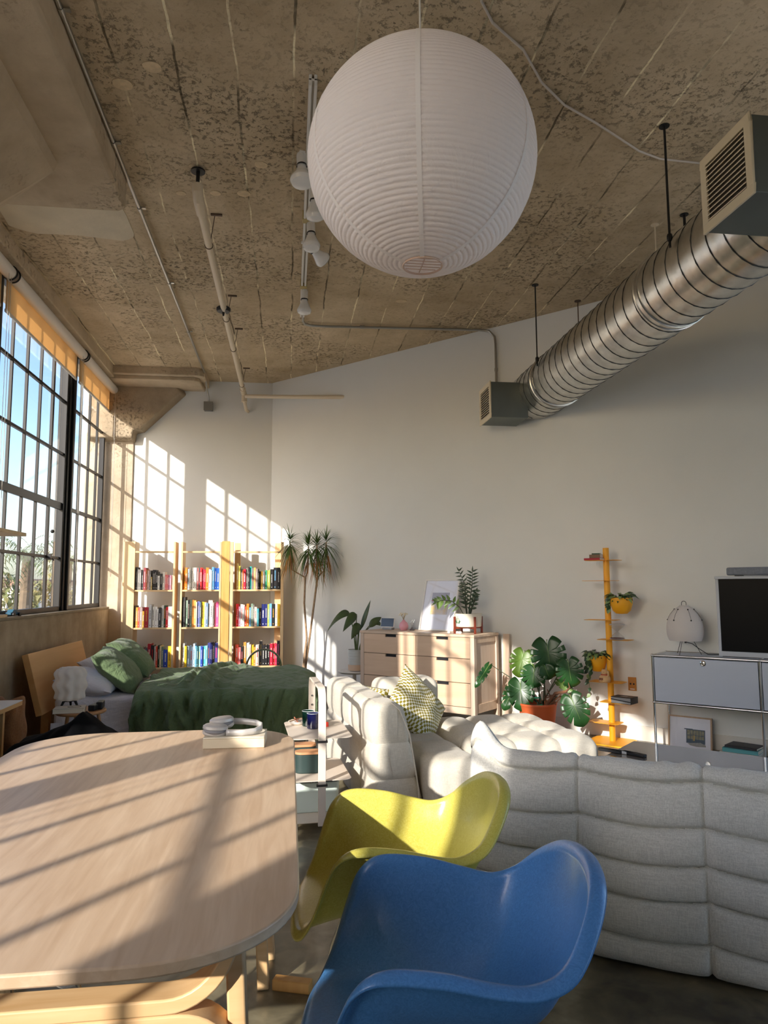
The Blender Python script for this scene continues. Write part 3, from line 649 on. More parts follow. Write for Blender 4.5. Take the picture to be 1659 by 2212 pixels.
# ------------------------------------------------------------------ bookcases against the back wall
BY = 8.80; BD = .24
UN = [('left', -1.948, -1.347, -1.811, -1.370), ('middle', -1.283, -.812, -1.262, -.832), ('right', -.806, -.072, -.670, -.105)]
for side, x0, x1, i0, i1 in UN:
    c0 = (x0+x1)/2
    t = thing('bookcase', {'left': 'pale wood bookcase nearest the window, broad sunlit left board', 'middle': 'narrow pale wood bookcase standing between the other two', 'right': 'wide bookcase beside the potted dragon tree, shade painted amber on its left board'}[side], 'bookcase', (c0, BY, 0), 0, 'pale wood bookcases')
    if side == 'left':
        MB().box(x0-c0, i0-.022-c0, 0, .022, 0, 1.877).box(x0-c0, x0+.022-c0, .022, BD, 0, 1.877).build('side_panel', PINE, t, bevel=.002)
        MB().box(i0-.022-c0, i0-c0, -.004, BD, 0, 1.877).build('side_panel', PINE, t, bevel=.002)
    elif side == 'right':
        MB().box(x0-c0, -.712-c0, -.01, .02, 0, 1.885).build('side_panel', AMBER_SHADE, t, bevel=.002)  # shaded, bounce-lit orange of this board is painted into its colour
        MB().box(-.708-c0, i0-c0, .0, .03, 0, 1.877).build('side_panel', PINE, t, bevel=.002)
        MB().box(i0-.002-c0, i0+.07-c0, BD-.03, BD, 0, 1.877).build('rear_board', PINE, t, bevel=.002)
        MB().box(i1-.075-c0, i1-c0, BD-.03, BD, 0, 1.877).build('rear_board', PINE, t, bevel=.002)
    else:
        MB().box(x0-c0, i0-c0, 0, BD, 0, 1.877).build('side_panel', PINE, t, bevel=.002)
    MB().box(i1-c0, x1-c0, 0, BD if side != 'right' else BD*.99, 0, 1.877).build('side_panel', PINE, t, bevel=.002)
    MB().box(i0-c0, i1-c0, .0, .035, 1.745, 1.765).build('top_rail', PINEX, t, bevel=.002)
    for z in (1.306, .866, .402, .03): MB().box(i0-c0, i1-c0, .004, BD-.005, z-.02, z).build('shelf', PINEX, t, bevel=.002)
ROWS = {
 ('left', 'top'): (1.306, 'charcoal 18 210,grey 20 190,grey 20 185,charcoal 20 180,maroon 25 205,rust 15 190,pinkish_grey 20 180,grey 18 180,tan 14 120,charcoal 10 185,black 14 185,black 14 185,black 18 170,white 22 130,charcoal 24 150,white 26 165,rose_pink 20 140,rose_pink 16 135,plum 16 135,lilac 16 135,pale_pink 16 135'),
 ('left', 'middle'): (.866, 'brown 14 200,gold 18 185,coral_red 18 185,dusty_grey 28 185,gold 20 150,dark_red 40 185 gold,light_grey 30 210,white 28 190,white 28 190,white 12 170,charcoal 28 180,white 24 200,forest_green 20 200 orange,red 24 185,white 20 190,white 18 190'),
 ('left', 'lower'): (.402, 'grey 26 160,dusty_grey 24 160,forest_green 22 165,teal 24 180,maroon 20 175,slate 24 175,dark_red 34 215,black 30 200 red,white 18 190,coral_red 18 190,forest_green 20 200,cream 16 195,sage_green 20 185,blue 44 160,yellow 34 190 brown'),
 ('middle', 'top'): (1.306, 'yellow 18 180,orange 28 205,pale_blue 20 195,white 20 205,white 20 205,white 24 205,white 20 205,rose_pink 22 200,teal 16 205 coral_red,red 24 205,hot_pink 22 190,crimson 20 180,orange 32 205,pale_blue 22 190,white 14 180 blue,sky_blue 30 210,royal_blue 26 200,royal_blue 28 200'),
 ('middle', 'middle'): (.866, 'charcoal 28 275 grey,pale_green 22 245 forest_green,black 24 250 pale_pink,sage_green 22 250,amber 22 250 brown,pale_orange 22 245,white 10 230,periwinkle 26 235,slate 18 230,yellow 32 230,white 14 225,blue_grey 26 220,white 18 245,white 28 245,white 16 225 black,rose_pink 16 215,bright_pink 30 230'),
 ('middle', 'lower'): (.402, 'white 30 215,yellow 26 190,pale_blue 30 190,pale_blue 36 180 coral_red,pale_blue 22 210,sky_blue 18 190,teal 20 185,light_aqua 24 185 yellow,blue 24 185,aqua 30 185,light_aqua 22 190,indigo 24 215 amber,navy 16 215,navy 14 200,charcoal 24 220,indigo 34 215 hot_pink'),
 ('right', 'top'): (1.306, 'tan 22 245,olive_yellow 20 220,grey 20 210,orange 12 180,crimson 28 190,grey 22 200,charcoal 18 210,turquoise 20 215,grey 26 200 coral_red,pale_orange 20 205,dusty_grey 22 195,charcoal 14 190,black 22 170 yellow,gold 20 170,grey 22 170,green 24 180,olive_green 36 180,black 34 190,black 38 205 sky_blue,black 40 205 light_grey'),
 ('right', 'middle'): (.866, 'red 28 210,lilac 20 185,white 28 205 red,white 16 200,coral_red 20 185,orange 28 210,sky_blue 20 175,sage_green 24 210,grey 14 200,pale_pink 28 180 crimson,aqua 22 165 white,black 26 170,navy 36 205,navy 28 205,olive_green 22 205,sky_blue 26 210 bright_pink,black 34 205 gold,white 28 210 red,yellow 28 205 amber'),
 ('right', 'lower'): (.402, 'coral_red 30 195,rose_pink 24 170,black 26 180 rose_pink,amber 28 215 pale_blue,pale_blue 30 210 yellow,pale_pink 18 195,yellow 24 190,amber 22 170,white 36 190 red,charcoal 30 225 tan,black 24 190,black 28 190,black 24 190,crimson 30 200,red 22 200,hot_pink 20 200,charcoal 28 225 bright_pink'),
}
for (side, sh), (z, txt) in ROWS.items():
    u = [q for q in UN if q[0] == side][0]; i0, i1 = u[3]+.008, u[4]-.004
    items = [q.split() for q in txt.split(',')]; tot = sum(float(q[1]) for q in items)
    if side == 'right': i0 += .03
    if (side, sh) == ('right', 'top'): i0 -= .0
    x = i0; avail = i1-i0
    for k, q in enumerate(items):
        w_ = float(q[1])/tot*avail; h = float(q[2])*.00128; c = q[0]
        sz = 'tall ' if h > .262 else ('short ' if h < .20 else '')
        th = 'thick ' if w_ > .042 else ''
        lab = f"{sz}{th}{c.replace('_', ' ')} book, {ORD[k]} from left, {sh} shelf, {side} bookcase"
        rd = random.Random(k*31+len(txt))
        book(x+w_/2, BY+.03+rd.uniform(-.012, .012), z+.0008, w_*.93, h, rd.uniform(.14, .17), c, lab, f'books on the {sh} shelf of the {side} bookcase', q[3] if len(q) > 3 else None)
        x += w_
# ------------------------------------------------------------------ soft shapes
def pillow(mb, L, W, Hh, n=28, p=2.6, wr=.006, seed=0):
    def f(sgn):
        def g(u, v):
            x, y = u*2-1, v*2-1
            e = (max(0, (1-abs(x)**p))*max(0, (1-abs(y)**p)))**.55
            k = 1-.06*(1-x*x)*0-.05*(abs(y)**2)*(1-abs(x)**4) ; k2 = 1-.05*(abs(x)**2)*(1-abs(y)**4)
            q = nz3(x*2+seed, y*2, seed)*.02+nz3(x*6+seed, y*6, 2)*wr
            return V(x*L/2*k2, y*W/2*k, sgn*(Hh/2*e+q*e))
        return g
    mb.grid(n, n, f(1)); mb.grid(n, n, f(-1)); return mb
def quilt_box(mb, x0, x1, y0, y1, z0, z1, r=.06, nx=3, ny=3, nz=2, n=.022, dep=.012, top=.014, seed=0, taper=(0, 0)):
    """upholstered block: rounded box with quilted panels"""
    sx, sy, sz = x1-x0, y1-y0, z1-z0
    def groove(t, k, s_):
        if k <= 1: return 0
        f = t*k; d = abs(f-round(f))*s_/k
        return math.exp(-(d/.013)**2) if .3 < f < k-.3 else 0
    def puff(t, k): f = (t*k) % 1; return math.sin(PI*min(1, max(0, f)))**.6
    def pos(p):
        q = V(min(max(p.x, x0+r), x1-r), min(max(p.y, y0+r), y1-r), min(max(p.z, z0+r), z1-r)); d = p-q
        if d.length > 1e-6:
            d2 = d.normalized(); p = q+d2*r; nrm = d2
        else: nrm = V(0, 0, 1)
        u, v, w_ = (p.x-x0)/sx, (p.y-y0)/sy, (p.z-z0)/sz
        ax = abs(nrm.x), abs(nrm.y), abs(nrm.z); m_ = ax.index(max(ax))
        if m_ == 2: gg = max(groove(u, nx, sx), groove(v, ny, sy)); pp = puff(u, nx)*puff(v, ny)
        elif m_ == 1: gg = max(groove(u, nx, sx), groove(w_, nz, sz)); pp = puff(u, nx)*puff(w_, nz)
        else: gg = max(groove(v, ny, sy), groove(w_, nz, sz)); pp = puff(v, ny)*puff(w_, nz)
        if p.z < z0+.01: gg = pp = 0
        p = p+nrm*(-dep*gg+top*pp*.8-.008+.006*nz3(p.x*5+seed, p.y*5, p.z*5))
        k = (p.z-z0)/sz
        p.x += -taper[0]*k*(1 if p.x > (x0+x1)/2 else 0); return p
    def face(o, du, dv, lu, lv):
        a_, b2 = max(2, int(lu/n)), max(2, int(lv/n))
        mb.grid(a_+1, b2+1, lambda u, v: pos(o+du*(u*lu)+dv*(v*lv)))
    X, Y, Z = V(1, 0, 0), V(0, 1, 0), V(0, 0, 1)
    face(V(x0, y0, z1), X, Y, sx, sy); face(V(x0, y0, z0), Y, X, sy, sx)
    face(V(x0, y0, z0), X, Z, sx, sz); face(V(x0, y1, z0), Z, X, sz, sx)
    face(V(x0, y0, z0), Z, Y, sz, sy); face(V(x1, y0, z0), Y, Z, sy, sz)
    return mb
LINEN = fabric('ivory_linen', (222, 215, 200), (204, 196, 181), 1000, .3)
LINENG = fabric('stone_linen', (230, 227, 219), (206, 203, 195), 900, .3)
# ivory sectional with a corner back
t = thing('sectional_sofa', 'ivory quilted corner sofa module with high back beside the white trolley', 'sofa', (.46, 4.1, 0), R(8))
quilt_box(MB(), 0, .33, 0, 1.34, .03, .67, .05, 1, 5, 3, taper=(.13, 0)).build('back_cushion', LINEN, t)
quilt_box(MB(), .335, .80, 1.06, 1.36, .03, .66, .06, 2, 1, 3, seed=3).build('back_cushion', LINEN, t)
quilt_box(MB(), .315, .64, -.16, 1.04, .03, .37, .07, 1, 4, 1, seed=5).build('seat_cushion', LINEN, t)
pp_ = MB(); pp_.tube([(.275, -.03, .05), (.265, -.035, .2), (.22, -.02, .5), (.17, .0, .63), (.13, .04, .672)], .0045, 8); pp_.build('piping', LINEN, t)
t = thing('ottoman', 'low wide ivory quilted ottoman in front of the monstera', 'ottoman', (.46, 4.1, 0), R(8))
t.location = (1.44, 4.78, 0); quilt_box(MB(), -.41, .42, -.50, .47, .03, .40, .085, 3, 3, 1, dep=.02, top=.025, seed=9).build('cushion', LINEN, t)
# checked cushion
CK = bpy.data.materials.new('checked_cotton'); CK.use_nodes = True; n_ = CK.node_tree; b_ = n_.nodes['Principled BSDF']; b_.inputs['Roughness'].default_value = .95
tc_ = n_.nodes.new('ShaderNodeTexCoord'); nz_ = n_.nodes.new('ShaderNodeTexNoise'); nz_.inputs['Scale'].default_value = 5; nz_.inputs['Detail'].default_value = 1
vm = n_.nodes.new('ShaderNodeVectorMath'); vm.operation = 'MULTIPLY_ADD'; vm.inputs[1].default_value = (.09, .09, 0)
n_.links.new(tc_.outputs['Object'], nz_.inputs['Vector']); n_.links.new(nz_.outputs['Color'], vm.inputs[0]); n_.links.new(tc_.outputs['Object'], vm.inputs[2])
mp_ = n_.nodes.new('ShaderNodeMapping'); mp_.inputs['Scale'].default_value = (1, 1, 0); mp_.inputs['Location'].default_value = (0, 0, .5); n_.links.new(vm.outputs[0], mp_.inputs[0])
ck = n_.nodes.new('ShaderNodeTexChecker'); ck.inputs['Scale'].default_value = 62; ck.inputs[1].default_value = srgb((236, 232, 214))+(1,); ck.inputs[2].default_value = srgb((146, 132, 40))+(1,)
n_.links.new(mp_.outputs[0], ck.inputs[0]); n_.links.new(ck.outputs[0], b_.inputs['Base Color'])
o = pillow(MB(), .44, .44, .15, seed=4).build('throw_pillow', CK, sm=80); o.location = (.865, 4.90, .525)
_a = V(.64, .10, -.70).normalized(); _b = V(.50, .80, .42); _b = (_b-_a*_b.dot(_a)).normalized(); o.rotation_euler = Matrix((_a, _b, _a.cross(_b))).transposed().to_euler(); tag(o, 'olive and cream checked throw pillow leaning in the ivory sofa', 'pillow')
o = pillow(MB(), .34, .30, .12, seed=6).build('throw_pillow', CK, sm=80); o.location = (.55, 5.04, .50); o.rotation_euler = (R(70), 0, R(-60)); tag(o, 'second checked pillow mostly hidden behind the sofa back', 'pillow')
# ------------------------------------------------------------------ stone grey sofa, back towards us
ang_s = math.atan2(-.53, .85)
t = thing('sofa', 'large stone grey quilted low sofa seen from behind', 'sofa', (.70, 2.85, 0), ang_s)
prof = [(.03, .012), (.004, .04), (-.004, .115), (-.012, .255), (-.008, .37), (.004, .49), (.02, .615), (.028, .650), (.03, .672), (.045, .686), (.075, .682), (.11, .664), (.16, .605), (.21, .52), (.25, .44), (.31, .39), (.45, .385), (.65, .385), (.85, .375), (.96, .33), (1.0, .22), (1.0, .1), (.97, .012)]
# densify
pr2 = []
for i in range(len(prof)-1):
    (a0, b0), (a1, b1) = prof[i], prof[i+1]; L = math.hypot(a1-a0, b1-b0); k = max(1, int(L/(.0045 if max(b0, b1) < .70 and a0 < .05 else .014)))
    pr2 += [(a0+(a1-a0)*j/k, b0+(b1-b0)*j/k) for j in range(k)]
pr2.append(prof[-1])
for _ in range(12): pr2 = [pr2[0]]+[((pr2[i-1][0]+2*pr2[i][0]+pr2[i+1][0])/4, (pr2[i-1][1]+2*pr2[i][1]+pr2[i+1][1])/4) for i in range(1, len(pr2)-1)]+[pr2[-1]]
npf = len(pr2); LEN = 1.74
seams_z = [.118, .257, .372, .497, .648]
nrmls = []
for i in range(npf):
    dx, dz = pr2[min(i+1, npf-1)][0]-pr2[max(i-1, 0)][0], pr2[min(i+1, npf-1)][1]-pr2[max(i-1, 0)][1]; l = math.hypot(dx, dz) or 1; nrmls.append((-dz/l, dx/l))
top_i = max(range(npf), key=lambda i: pr2[i][1])
seam_len = [0]
for i in range(1, npf): seam_len.append(seam_len[-1]+math.hypot(pr2[i][0]-pr2[i-1][0], pr2[i][1]-pr2[i-1][1]))
VS = [0, .425, .852, 1.28, LEN]
def togo(s, i):
    x, z = pr2[i]; nx_, nz_2 = nrmls[i]
    sag = .0
    # distance to vertical seams, panel phase
    dv = min(abs(s-q) for q in VS[1:-1]); pi_ = max([k for k in range(4) if s >= VS[k]-1e-6]+[0]); ph = (s-VS[pi_])/(VS[pi_+1]-VS[pi_])
    puv = math.sin(PI*min(1, max(0, ph)))**.55
    if i <= top_i:
        zz = z+.020*math.sin(PI*min(1, max(0, ph)))   # horizontal seams sag between the buttons
        dh = min(abs(zz-q) for q in seams_z); bands = [0]+seams_z+[.71]
        k = max([j for j in range(len(bands)-1) if zz >= bands[j]]+[0]); k = min(k, len(bands)-2); pz = (zz-bands[k])/(bands[k+1]-bands[k]); pz = min(1, max(0, pz))
        amp = .026 if zz < .648 else .024
        if zz > .636: puv2 = .75+.25*puv+.18*math.sin(s*46+2*math.sin(s*17))*(1 if dv > .03 else .3)
        else: puv2 = .55+.45*puv
        d = amp*(math.sin(PI*(pz**.75))**.6)*puv2-(.015 if zz < .62 else .016)*math.exp(-(dh/.0055)**2)-.012*math.exp(-(dv/.009)**2)
        d += .003*nz3(s*7, zz*9, 0)+.004*nz3(s*16, zz*3, 4)*(1 if zz > .5 else .3)
    else:
        L_ = seam_len[i]-seam_len[top_i]; per = .17; dh = abs(L_/per-round(L_/per))*per
        d = .022*(abs(math.sin(PI*L_/per))**.6)*(.4+.6*puv)-.012*math.exp(-(dv/.01)**2)
    # rounded ends
    e = min(s, LEN-s); r = .055
    ins = r-math.sqrt(max(0, r*r-(r-e)**2)) if e < r else 0
    hump = 0
    if s < .20 and z > .45: hump = .105*math.exp(-((s-.045)/.055)**2)*((z-.45)/.25)
    if LEN-s < .2 and z > .45: hump = .085*math.exp(-((LEN-s-.045)/.055)**2)*((z-.45)/.25)
    x2, z2 = x+nx_*(d-ins*.8), z+nz_2*(d-ins*.8)+hump
    if s < .12: x2 += .03*hump/.085*0
    return V(s, x2, max(.012, z2))
ss = [0, .003, .008, .016, .026]+[.04+(LEN-.08)*i/120 for i in range(121)]+[LEN-.026, LEN-.016, LEN-.008, LEN-.003, LEN]
ss = sorted(set(ss+[q+k for q in VS[1:-1] for k in (-.012, -.006, 0, .006, .012)]))
m = MB(); vs = [togo(s, i) for s in ss for i in range(npf)]
fs = [(a*npf+i, (a+1)*npf+i, (a+1)*npf+i+1, a*npf+i+1) for a in range(len(ss)-1) for i in range(npf-1)]
fs += [(a*npf+npf-1, (a+1)*npf+npf-1, (a+1)*npf, a*npf) for a in range(len(ss)-1)]
fs += [tuple(range(npf)), tuple((len(ss)-1)*npf+i for i in range(npf))[::-1]]
m.add(vs, fs); m.build('upholstery', LINENG, t, sm=70)
bt = []
for q in (.425, .852, 1.28):
    for zc in ((.372, .257, .118) if q > .5 else (.372,)):
        i = min(range(top_i), key=lambda j: abs(pr2[j][1]-zc)); p = togo(q, i)
        MB().ball((0, 0, 0), .0105, 8, (1, .6, 1)).build('button', LINENG, t, loc=tuple(p+V(0, -.004, 0)))
# ------------------------------------------------------------------ fibreglass armchairs
def fiberglass(name, rgb, rgb2):
    m = bpy.data.materials.new(name); m.use_nodes = True; n = m.node_tree; L = n.links; b = n.nodes['Principled BSDF']
    tc = n.nodes.new('ShaderNodeTexCoord'); z = n.nodes.new('ShaderNodeTexNoise'); z.inputs['Scale'].default_value = 60; z.inputs['Detail'].default_value = 3; z.inputs['Distortion'].default_value = 4
    L.new(tc.outputs['Object'], z.inputs['Vector']); r = n.nodes.new('ShaderNodeValToRGB'); r.color_ramp.elements[0].position = .35; r.color_ramp.elements[1].position = .7
    r.color_ramp.elements[0].color = srgb(rgb2)+(1,); r.color_ramp.elements[1].color = srgb(rgb)+(1,); L.new(z.outputs[0], r.inputs[0]); L.new(r.outputs[0], b.inputs['Base Color'])
    b.inputs['Roughness'].default_value = .3; b.inputs['Coat Weight'].default_value = .25; b.inputs['Coat Roughness'].default_value = .12
    bp = n.nodes.new('ShaderNodeBump'); bp.inputs['Strength'].default_value = .12; bp.inputs['Distance'].default_value = .002; L.new(z.outputs[0], bp.inputs['Height']); L.new(bp.outputs[0], b.inputs['Normal'])
    return m
def catmull(P, n):
    out = []; N = len(P)
    for i in range(N):
        p0, p1, p2, p3 = [V(*P[(i+k-1) % N]) for k in range(4)]
        for j in range(n):
            t = j/n; out.append(.5*((2*p1)+(p2-p0)*t+(2*p0-5*p1+4*p2-p3)*t*t+(3*p1-p0-3*p2+p3)*t**3))
    return out
# rim of the shell: x forward, y sideways, z up
half = [(.305, 0, .400), (.30, .12, .402), (.28, .185, .415), (.245, .226, .470), (.21, .252, .560), (.18, .266, .622), (.13, .272, .648), (.03, .271, .641), (-.06, .265, .620), (-.13, .252, .610), (-.19, .24, .632), (-.24, .195, .688), (-.28, .115, .735), (-.295, 0, .750)]
rim = half + [(x, -y, z) for x, y, z in half[1:-1]][::-1]
RIM = catmull(rim, 6)
def shell_mesh():
    m = MB(); ns = 22; NR_ = len(RIM); c0 = V(-.02, 0, .425); vs = []
    for i in range(ns+1):
        ph = i/ns; 
        for p in RIM:
            fx, fz = math.sin(ph*PI/2*.93)/math.sin(PI/2*.93), (1-math.cos(ph*PI/2*.93))/(1-math.cos(PI/2*.93))
            back = max(0, min(1, (-p.x-.05)/.2)); fr = max(0, min(1, (p.x-.15)/.1))
            fz2 = fz*(1-fr)+(ph**2.2)*fr; fx2 = fx*(1-.25*back)+ph*.25*back
            q = V(c0.x+(p.x-c0.x)*fx2, p.y*fx, c0.z+(p.z-c0.z)*fz2)
            vs.append(q)
    # rolled edge
    for d, dz in ((.008, .001), (.018, -.002), (.026, -.009), (.028, -.014)):
        for p in RIM:
            o_ = V(p.x, p.y, 0); o_ = o_.normalized() if o_.length > 1e-5 else V(1, 0, 0)
            fr = max(0, min(1, (p.x-.2)/.08)); vs.append(p+o_*d*(1-.5*fr)+V(0, 0, dz-(.012*fr*(d/.028))))
    rows = ns+1+4
    fs = [(i*NR_+k, i*NR_+(k+1) % NR_, (i+1)*NR_+(k+1) % NR_, (i+1)*NR_+k) for i in range(rows-1) for k in range(NR_)]
    m.add(vs, fs); return m
def armchair(label, m_, loc, rz, group, name='shell_chair'):
    t = thing(name, label, 'chair', loc, rz, group)
    o = shell_mesh().build('shell', m_, t, sm=80, solid=.006)
    MB().tube([(.14, .11, .408), (.14, -.11, .408), (-.13, -.11, .408), (-.13, .11, .408)], .007, 8, closed=True).build('mount_frame', BLACK, t)
    for sx, sy in ((1, 1), (1, -1), (-1, 1), (-1, -1)):
        MB().tube([(sx*.13, sy*.10, .412), (sx*.20, sy*.19, .2), (sx*.235, sy*.235, .006)], .0065, 8).build('leg', CHROME, t)
        MB().lathe([(.012, 0), (.012, .01), (.008, .016)], 10, (sx*.235, sy*.235, 0)).build('foot', BLACK, t)
    for sy in (1, -1): MB().tube([(.18, sy*.17, .24), (-.18, sy*.17, .24)], .004, 6).build('brace', CHROME, t)
    for sx in (1, -1): MB().tube([(sx*.17, .17, .26), (sx*.13, -.10, .40)], .004, 6).build('brace', CHROME, t)
    return t
armchair('glossy deep blue moulded armchair, nearest to us at the table', fiberglass('blue_fibreglass', (86, 144, 204), (70, 126, 186)), (.345, 1.60, 0), R(173), 'moulded armchairs round the table')
armchair('mustard yellow moulded armchair between the table and the grey sofa', fiberglass('yellow_fibreglass', (212, 204, 108), (198, 186, 78)), (.335, 2.215, 0), R(177), 'moulded armchairs round the table')
armchair('white moulded chair tucked under the far side of the table', fiberglass('white_fibreglass', (226, 224, 218), (214, 212, 206)), (-.80, 2.1, 0), R(-4), 'moulded armchairs round the table')
# ------------------------------------------------------------------ dining table
t = thing('dining_table', 'large rounded bamboo topped table with bentwood legs in the foreground', 'dining table', (-.49, 2.19, 0))
MB().prism(rrect(-.515, .515, -.955, .955, .30, 14, 2.25), .7165, .740).build('tabletop', OAKT, t, bevel=.004, sm=30)
def strap(mb_, pts, w_, th):
    pts = [V(*p) for p in pts]
    # bent lamella: path in x/z plane, width w_ along y, thickness th
    vs = []
    for i, p in enumerate(pts):
        t_ = (pts[min(i+1, len(pts)-1)]-pts[max(i-1, 0)]).normalized(); n2 = V(-t_.z, 0, t_.x)
        for a_, b2 in ((-1, -1), (1, -1), (1, 1), (-1, 1)): vs.append(p+V(0, a_*w_/2, 0)+n2*(b2*th/2))
    N = len(pts); fs = [(i*4+k, i*4+(k+1) % 4, (i+1)*4+(k+1) % 4, (i+1)*4+k) for i in range(N-1) for k in range(4)]+[(3, 2, 1, 0), tuple((N-1)*4+k for k in range(4))]
    mb_.add(vs, fs)
def arc(cx, cz, r, a0, a1, y, n=10): return [(cx+r*math.cos(R(a0+(a1-a0)*i/n)), y, cz+r*math.sin(R(a0+(a1-a0)*i/n))) for i in range(n+1)]
for yl, s_ in ((-.60, 1), (.60, 1)):
    xr = .285
    up_ = [(-(xr+.095), yl, .712)]+[(-p[0], p[1], p[2]) for p in arc(xr-.035, .635, .13, 0, -90, yl)]+[(p[0], p[1], p[2]) for p in arc(xr-.035, .635, .13, -90, 0, yl)]+[(xr+.095, yl, .712)]
    m = MB(); strap(m, up_, .075, .03); m.build('bent_rail', BENT, t, bevel=.004, sm=50)
    lo = [(xr+.15, yl, .0), (xr+.115, yl, .34)]+arc(xr-.005, .365, .11, 0, 90, yl)+[(p[0], p[1], p[2]) for p in [(0, yl, .475)]]
    lo += [(-p[0], p[1], p[2]) for p in arc(xr-.005, .365, .11, 90, 0, yl)]+[(-(xr+.115), yl, .34), (-(xr+.15), yl, 0)]
    m = MB(); strap(m, lo, .075, .03); m.build('leg', BENT, t, bevel=.004, sm=50)
for sx in (1, -1):
    for sy in (1, -1):
        MB().box(-.019, .019, -.03, .03, 0, .714).build('leg', BENT, t, bevel=.005, loc=(sx*.415, (-.57 if sy < 0 else .40), 0), rot=(0, R(-sx*3), 0))
MB().box(.0, .13, -.02, .02, .0, .035).build('foot_rail', AMBER_SHADE, t, bevel=.004, loc=(.45, .385, 0), rot=(0, 0, R(-20)))
# white box with headphones near the far right corner
t = thing('book_box', 'flat cream box at the far right corner of the dining table', 'box', (-.197, 2.83, .7405), R(-2))
MB().box(-.112, .112, -.06, .09, 0, .034).build('box_body', mat('cream_card', (232, 216, 186), .7), t, bevel=.002)
MB().box(-.112, .112, -.06, .09, .0345, .040).build('box_lid', mat('cream_card_lid', (236, 224, 200), .7), t, bevel=.002)
HP = mat('silver_matte', (206, 202, 198), .35, metal=.2); HPG = mat('headphone_cushion', (150, 148, 150), .9)
t = thing('headphones', 'silver over-ear headphones lying on the cream box', 'headphones', (-.20, 2.84, .781), R(2))
for (x, y, z, tl) in ((-.072, -.02, .018, 4), (-.052, .055, .030, -6)):
    m = MB(); m.lathe([(.001, -.018), (.036, -.018), (.042, -.012), (.043, -.002), (.036, 0), (.036, .003), (.043, .006), (.042, .016), (.034, .022), (.001, .023)], 32); m.v = [(p[0]*1.08, p[1]*.9, p[2]) for p in m.v]
    m.build('ear_cup', HP, t, loc=(x, y, z), rot=(0, R(tl), 0))
    m = MB(); m.lathe([(.02, .0), (.038, .0), (.044, -.007), (.038, -.014), (.02, -.014)], 28); m.build('ear_cushion', HPG, t, loc=(x, y, z+.004), rot=(0, R(tl), 0))
pth = [(-.03, -.045, .012), (.03, -.055, .012), (.075, -.045, .014), (.098, -.015, .018), (.10, .02, .022), (.08, .055, .026), (.03, .075, .03), (-.02, .08, .032)]
m = MB(); vs = []
pc = []
for i in range(len(pth)-1):
    for j in range(5): k = j/5; pc.append(V(*pth[i]).lerp(V(*pth[i+1]), k))
pc.append(V(*pth[-1])); 
for i, p in enumerate(pc): vs += [p+V(0, 0, -.011), p+V(0, 0, .011)]
m.add(vs, [(2*i, 2*i+2, 2*i+3, 2*i+1) for i in range(len(pc)-1)]); m.build('headband', HP, t, sm=60, solid=.006)
# ------------------------------------------------------------------ trolley
TW = mat('trolley_enamel', (234, 220, 204), .4)
t = thing('trolley', 'cream metal three-tier trolley with arched handle', 'trolley', (.165, 4.35, 0), R(4))
for z, x0, x1, y0, y1 in ((.502, -.175, .175, -.285, .27), (.268, -.175, .175, -.25, .27), (.055, -.175, .175, -.27, .25)):
    MB().prism(rrect(x0, x1, y0, y1, .05, 8), z-.004, z).build('tray', TW, t, bevel=.0015, sm=30)
hp = [(-.0, -.292, .04), (-.0, -.292, .70)]+[(0, -.292+.07*(1-math.cos(k)), .70+.07*math.sin(k)) for k in [R(15*i) for i in range(1, 7)]]+[(0, .2, .77)]+[(0, .2+.07*math.sin(k), .70+.07*math.cos(k)) for k in [R(15*i) for i in range(1, 7)]]+[(0, .27, .04)]
m = MB(); vs = []
for i, p in enumerate(hp):
    p = V(*p); t_ = (V(*hp[min(i+1, len(hp)-1)])-V(*hp[max(i-1, 0)])).normalized(); n2 = V(0, -t_.z, t_.y)
    for a_, b2 in ((-1, -1), (1, -1), (1, 1), (-1, 1)): vs.append(p+V(a_*.021, 0, 0)+n2*(b2*.006))
m.add(vs, [(i*4+k, i*4+(k+1) % 4, (i+1)*4+(k+1) % 4, (i+1)*4+k) for i in range(len(hp)-1) for k in range(4)]+[(3, 2, 1, 0), tuple((len(hp)-1)*4+k for k in range(4))])
m.build('handle_frame', TW, t, bevel=.002, sm=50)
for z in (.60, .655): MB().lathe([(.007, 0), (.006, .004), (.001, .005)], 12).build('screw', CHROME, t, loc=(0, .262, z), rot=(R(90), 0, 0))
for sx in (-1, 1):
    for sy in (-1, 1): 
        MB().lathe([(.001, -.008), (.022, -.008), (.022, .008), (.001, .008)], 14).build('caster', mat('caster_grey', (90, 88, 86), .6), t, loc=(sx*.13, sy*.2, .025), rot=(0, R(90), 0))
for z in (.492, .260): MB().box(-.03, .03, -.30, -.28, z-.012, z).build('bracket', mat('dark_grey_steel', (80, 78, 76), .5, metal=.5), t)
def oval(x0, x1, y0, y1, z0, z1): return rrect(x0, x1, y0, y1, (y1-y0)/2-.001, 8)
GT = mat('dark_green_ceramic', (44, 64, 62), .6)
def breadbox(x, y, rz, sc_2, label):
    b = thing('storage_box', label, 'storage box', (x, y, .2690), rz, 'green boxes on the trolley')
    MB().prism(oval(-.085*sc_2, .085*sc_2, -.045, .045, 0, 0), 0, .105).build('box_body', GT, b, bevel=.006, sm=35)
    MB().prism(oval(-.088*sc_2, .088*sc_2, -.048, .048, 0, 0), .1055, .119).build('lid', wood('lid_wood', (222, 170, 126), (206, 150, 108), 'X', 3) if 'lid_wood' not in MATS else MATS['lid_wood'], b, bevel=.002, sm=35)
breadbox(.118, 4.30, R(2), .93, 'nearer green oval box with wooden lid on trolley')
breadbox(.08, 4.50, R(2), 1.0, 'rear green oval box with wooden lid, partly hidden')
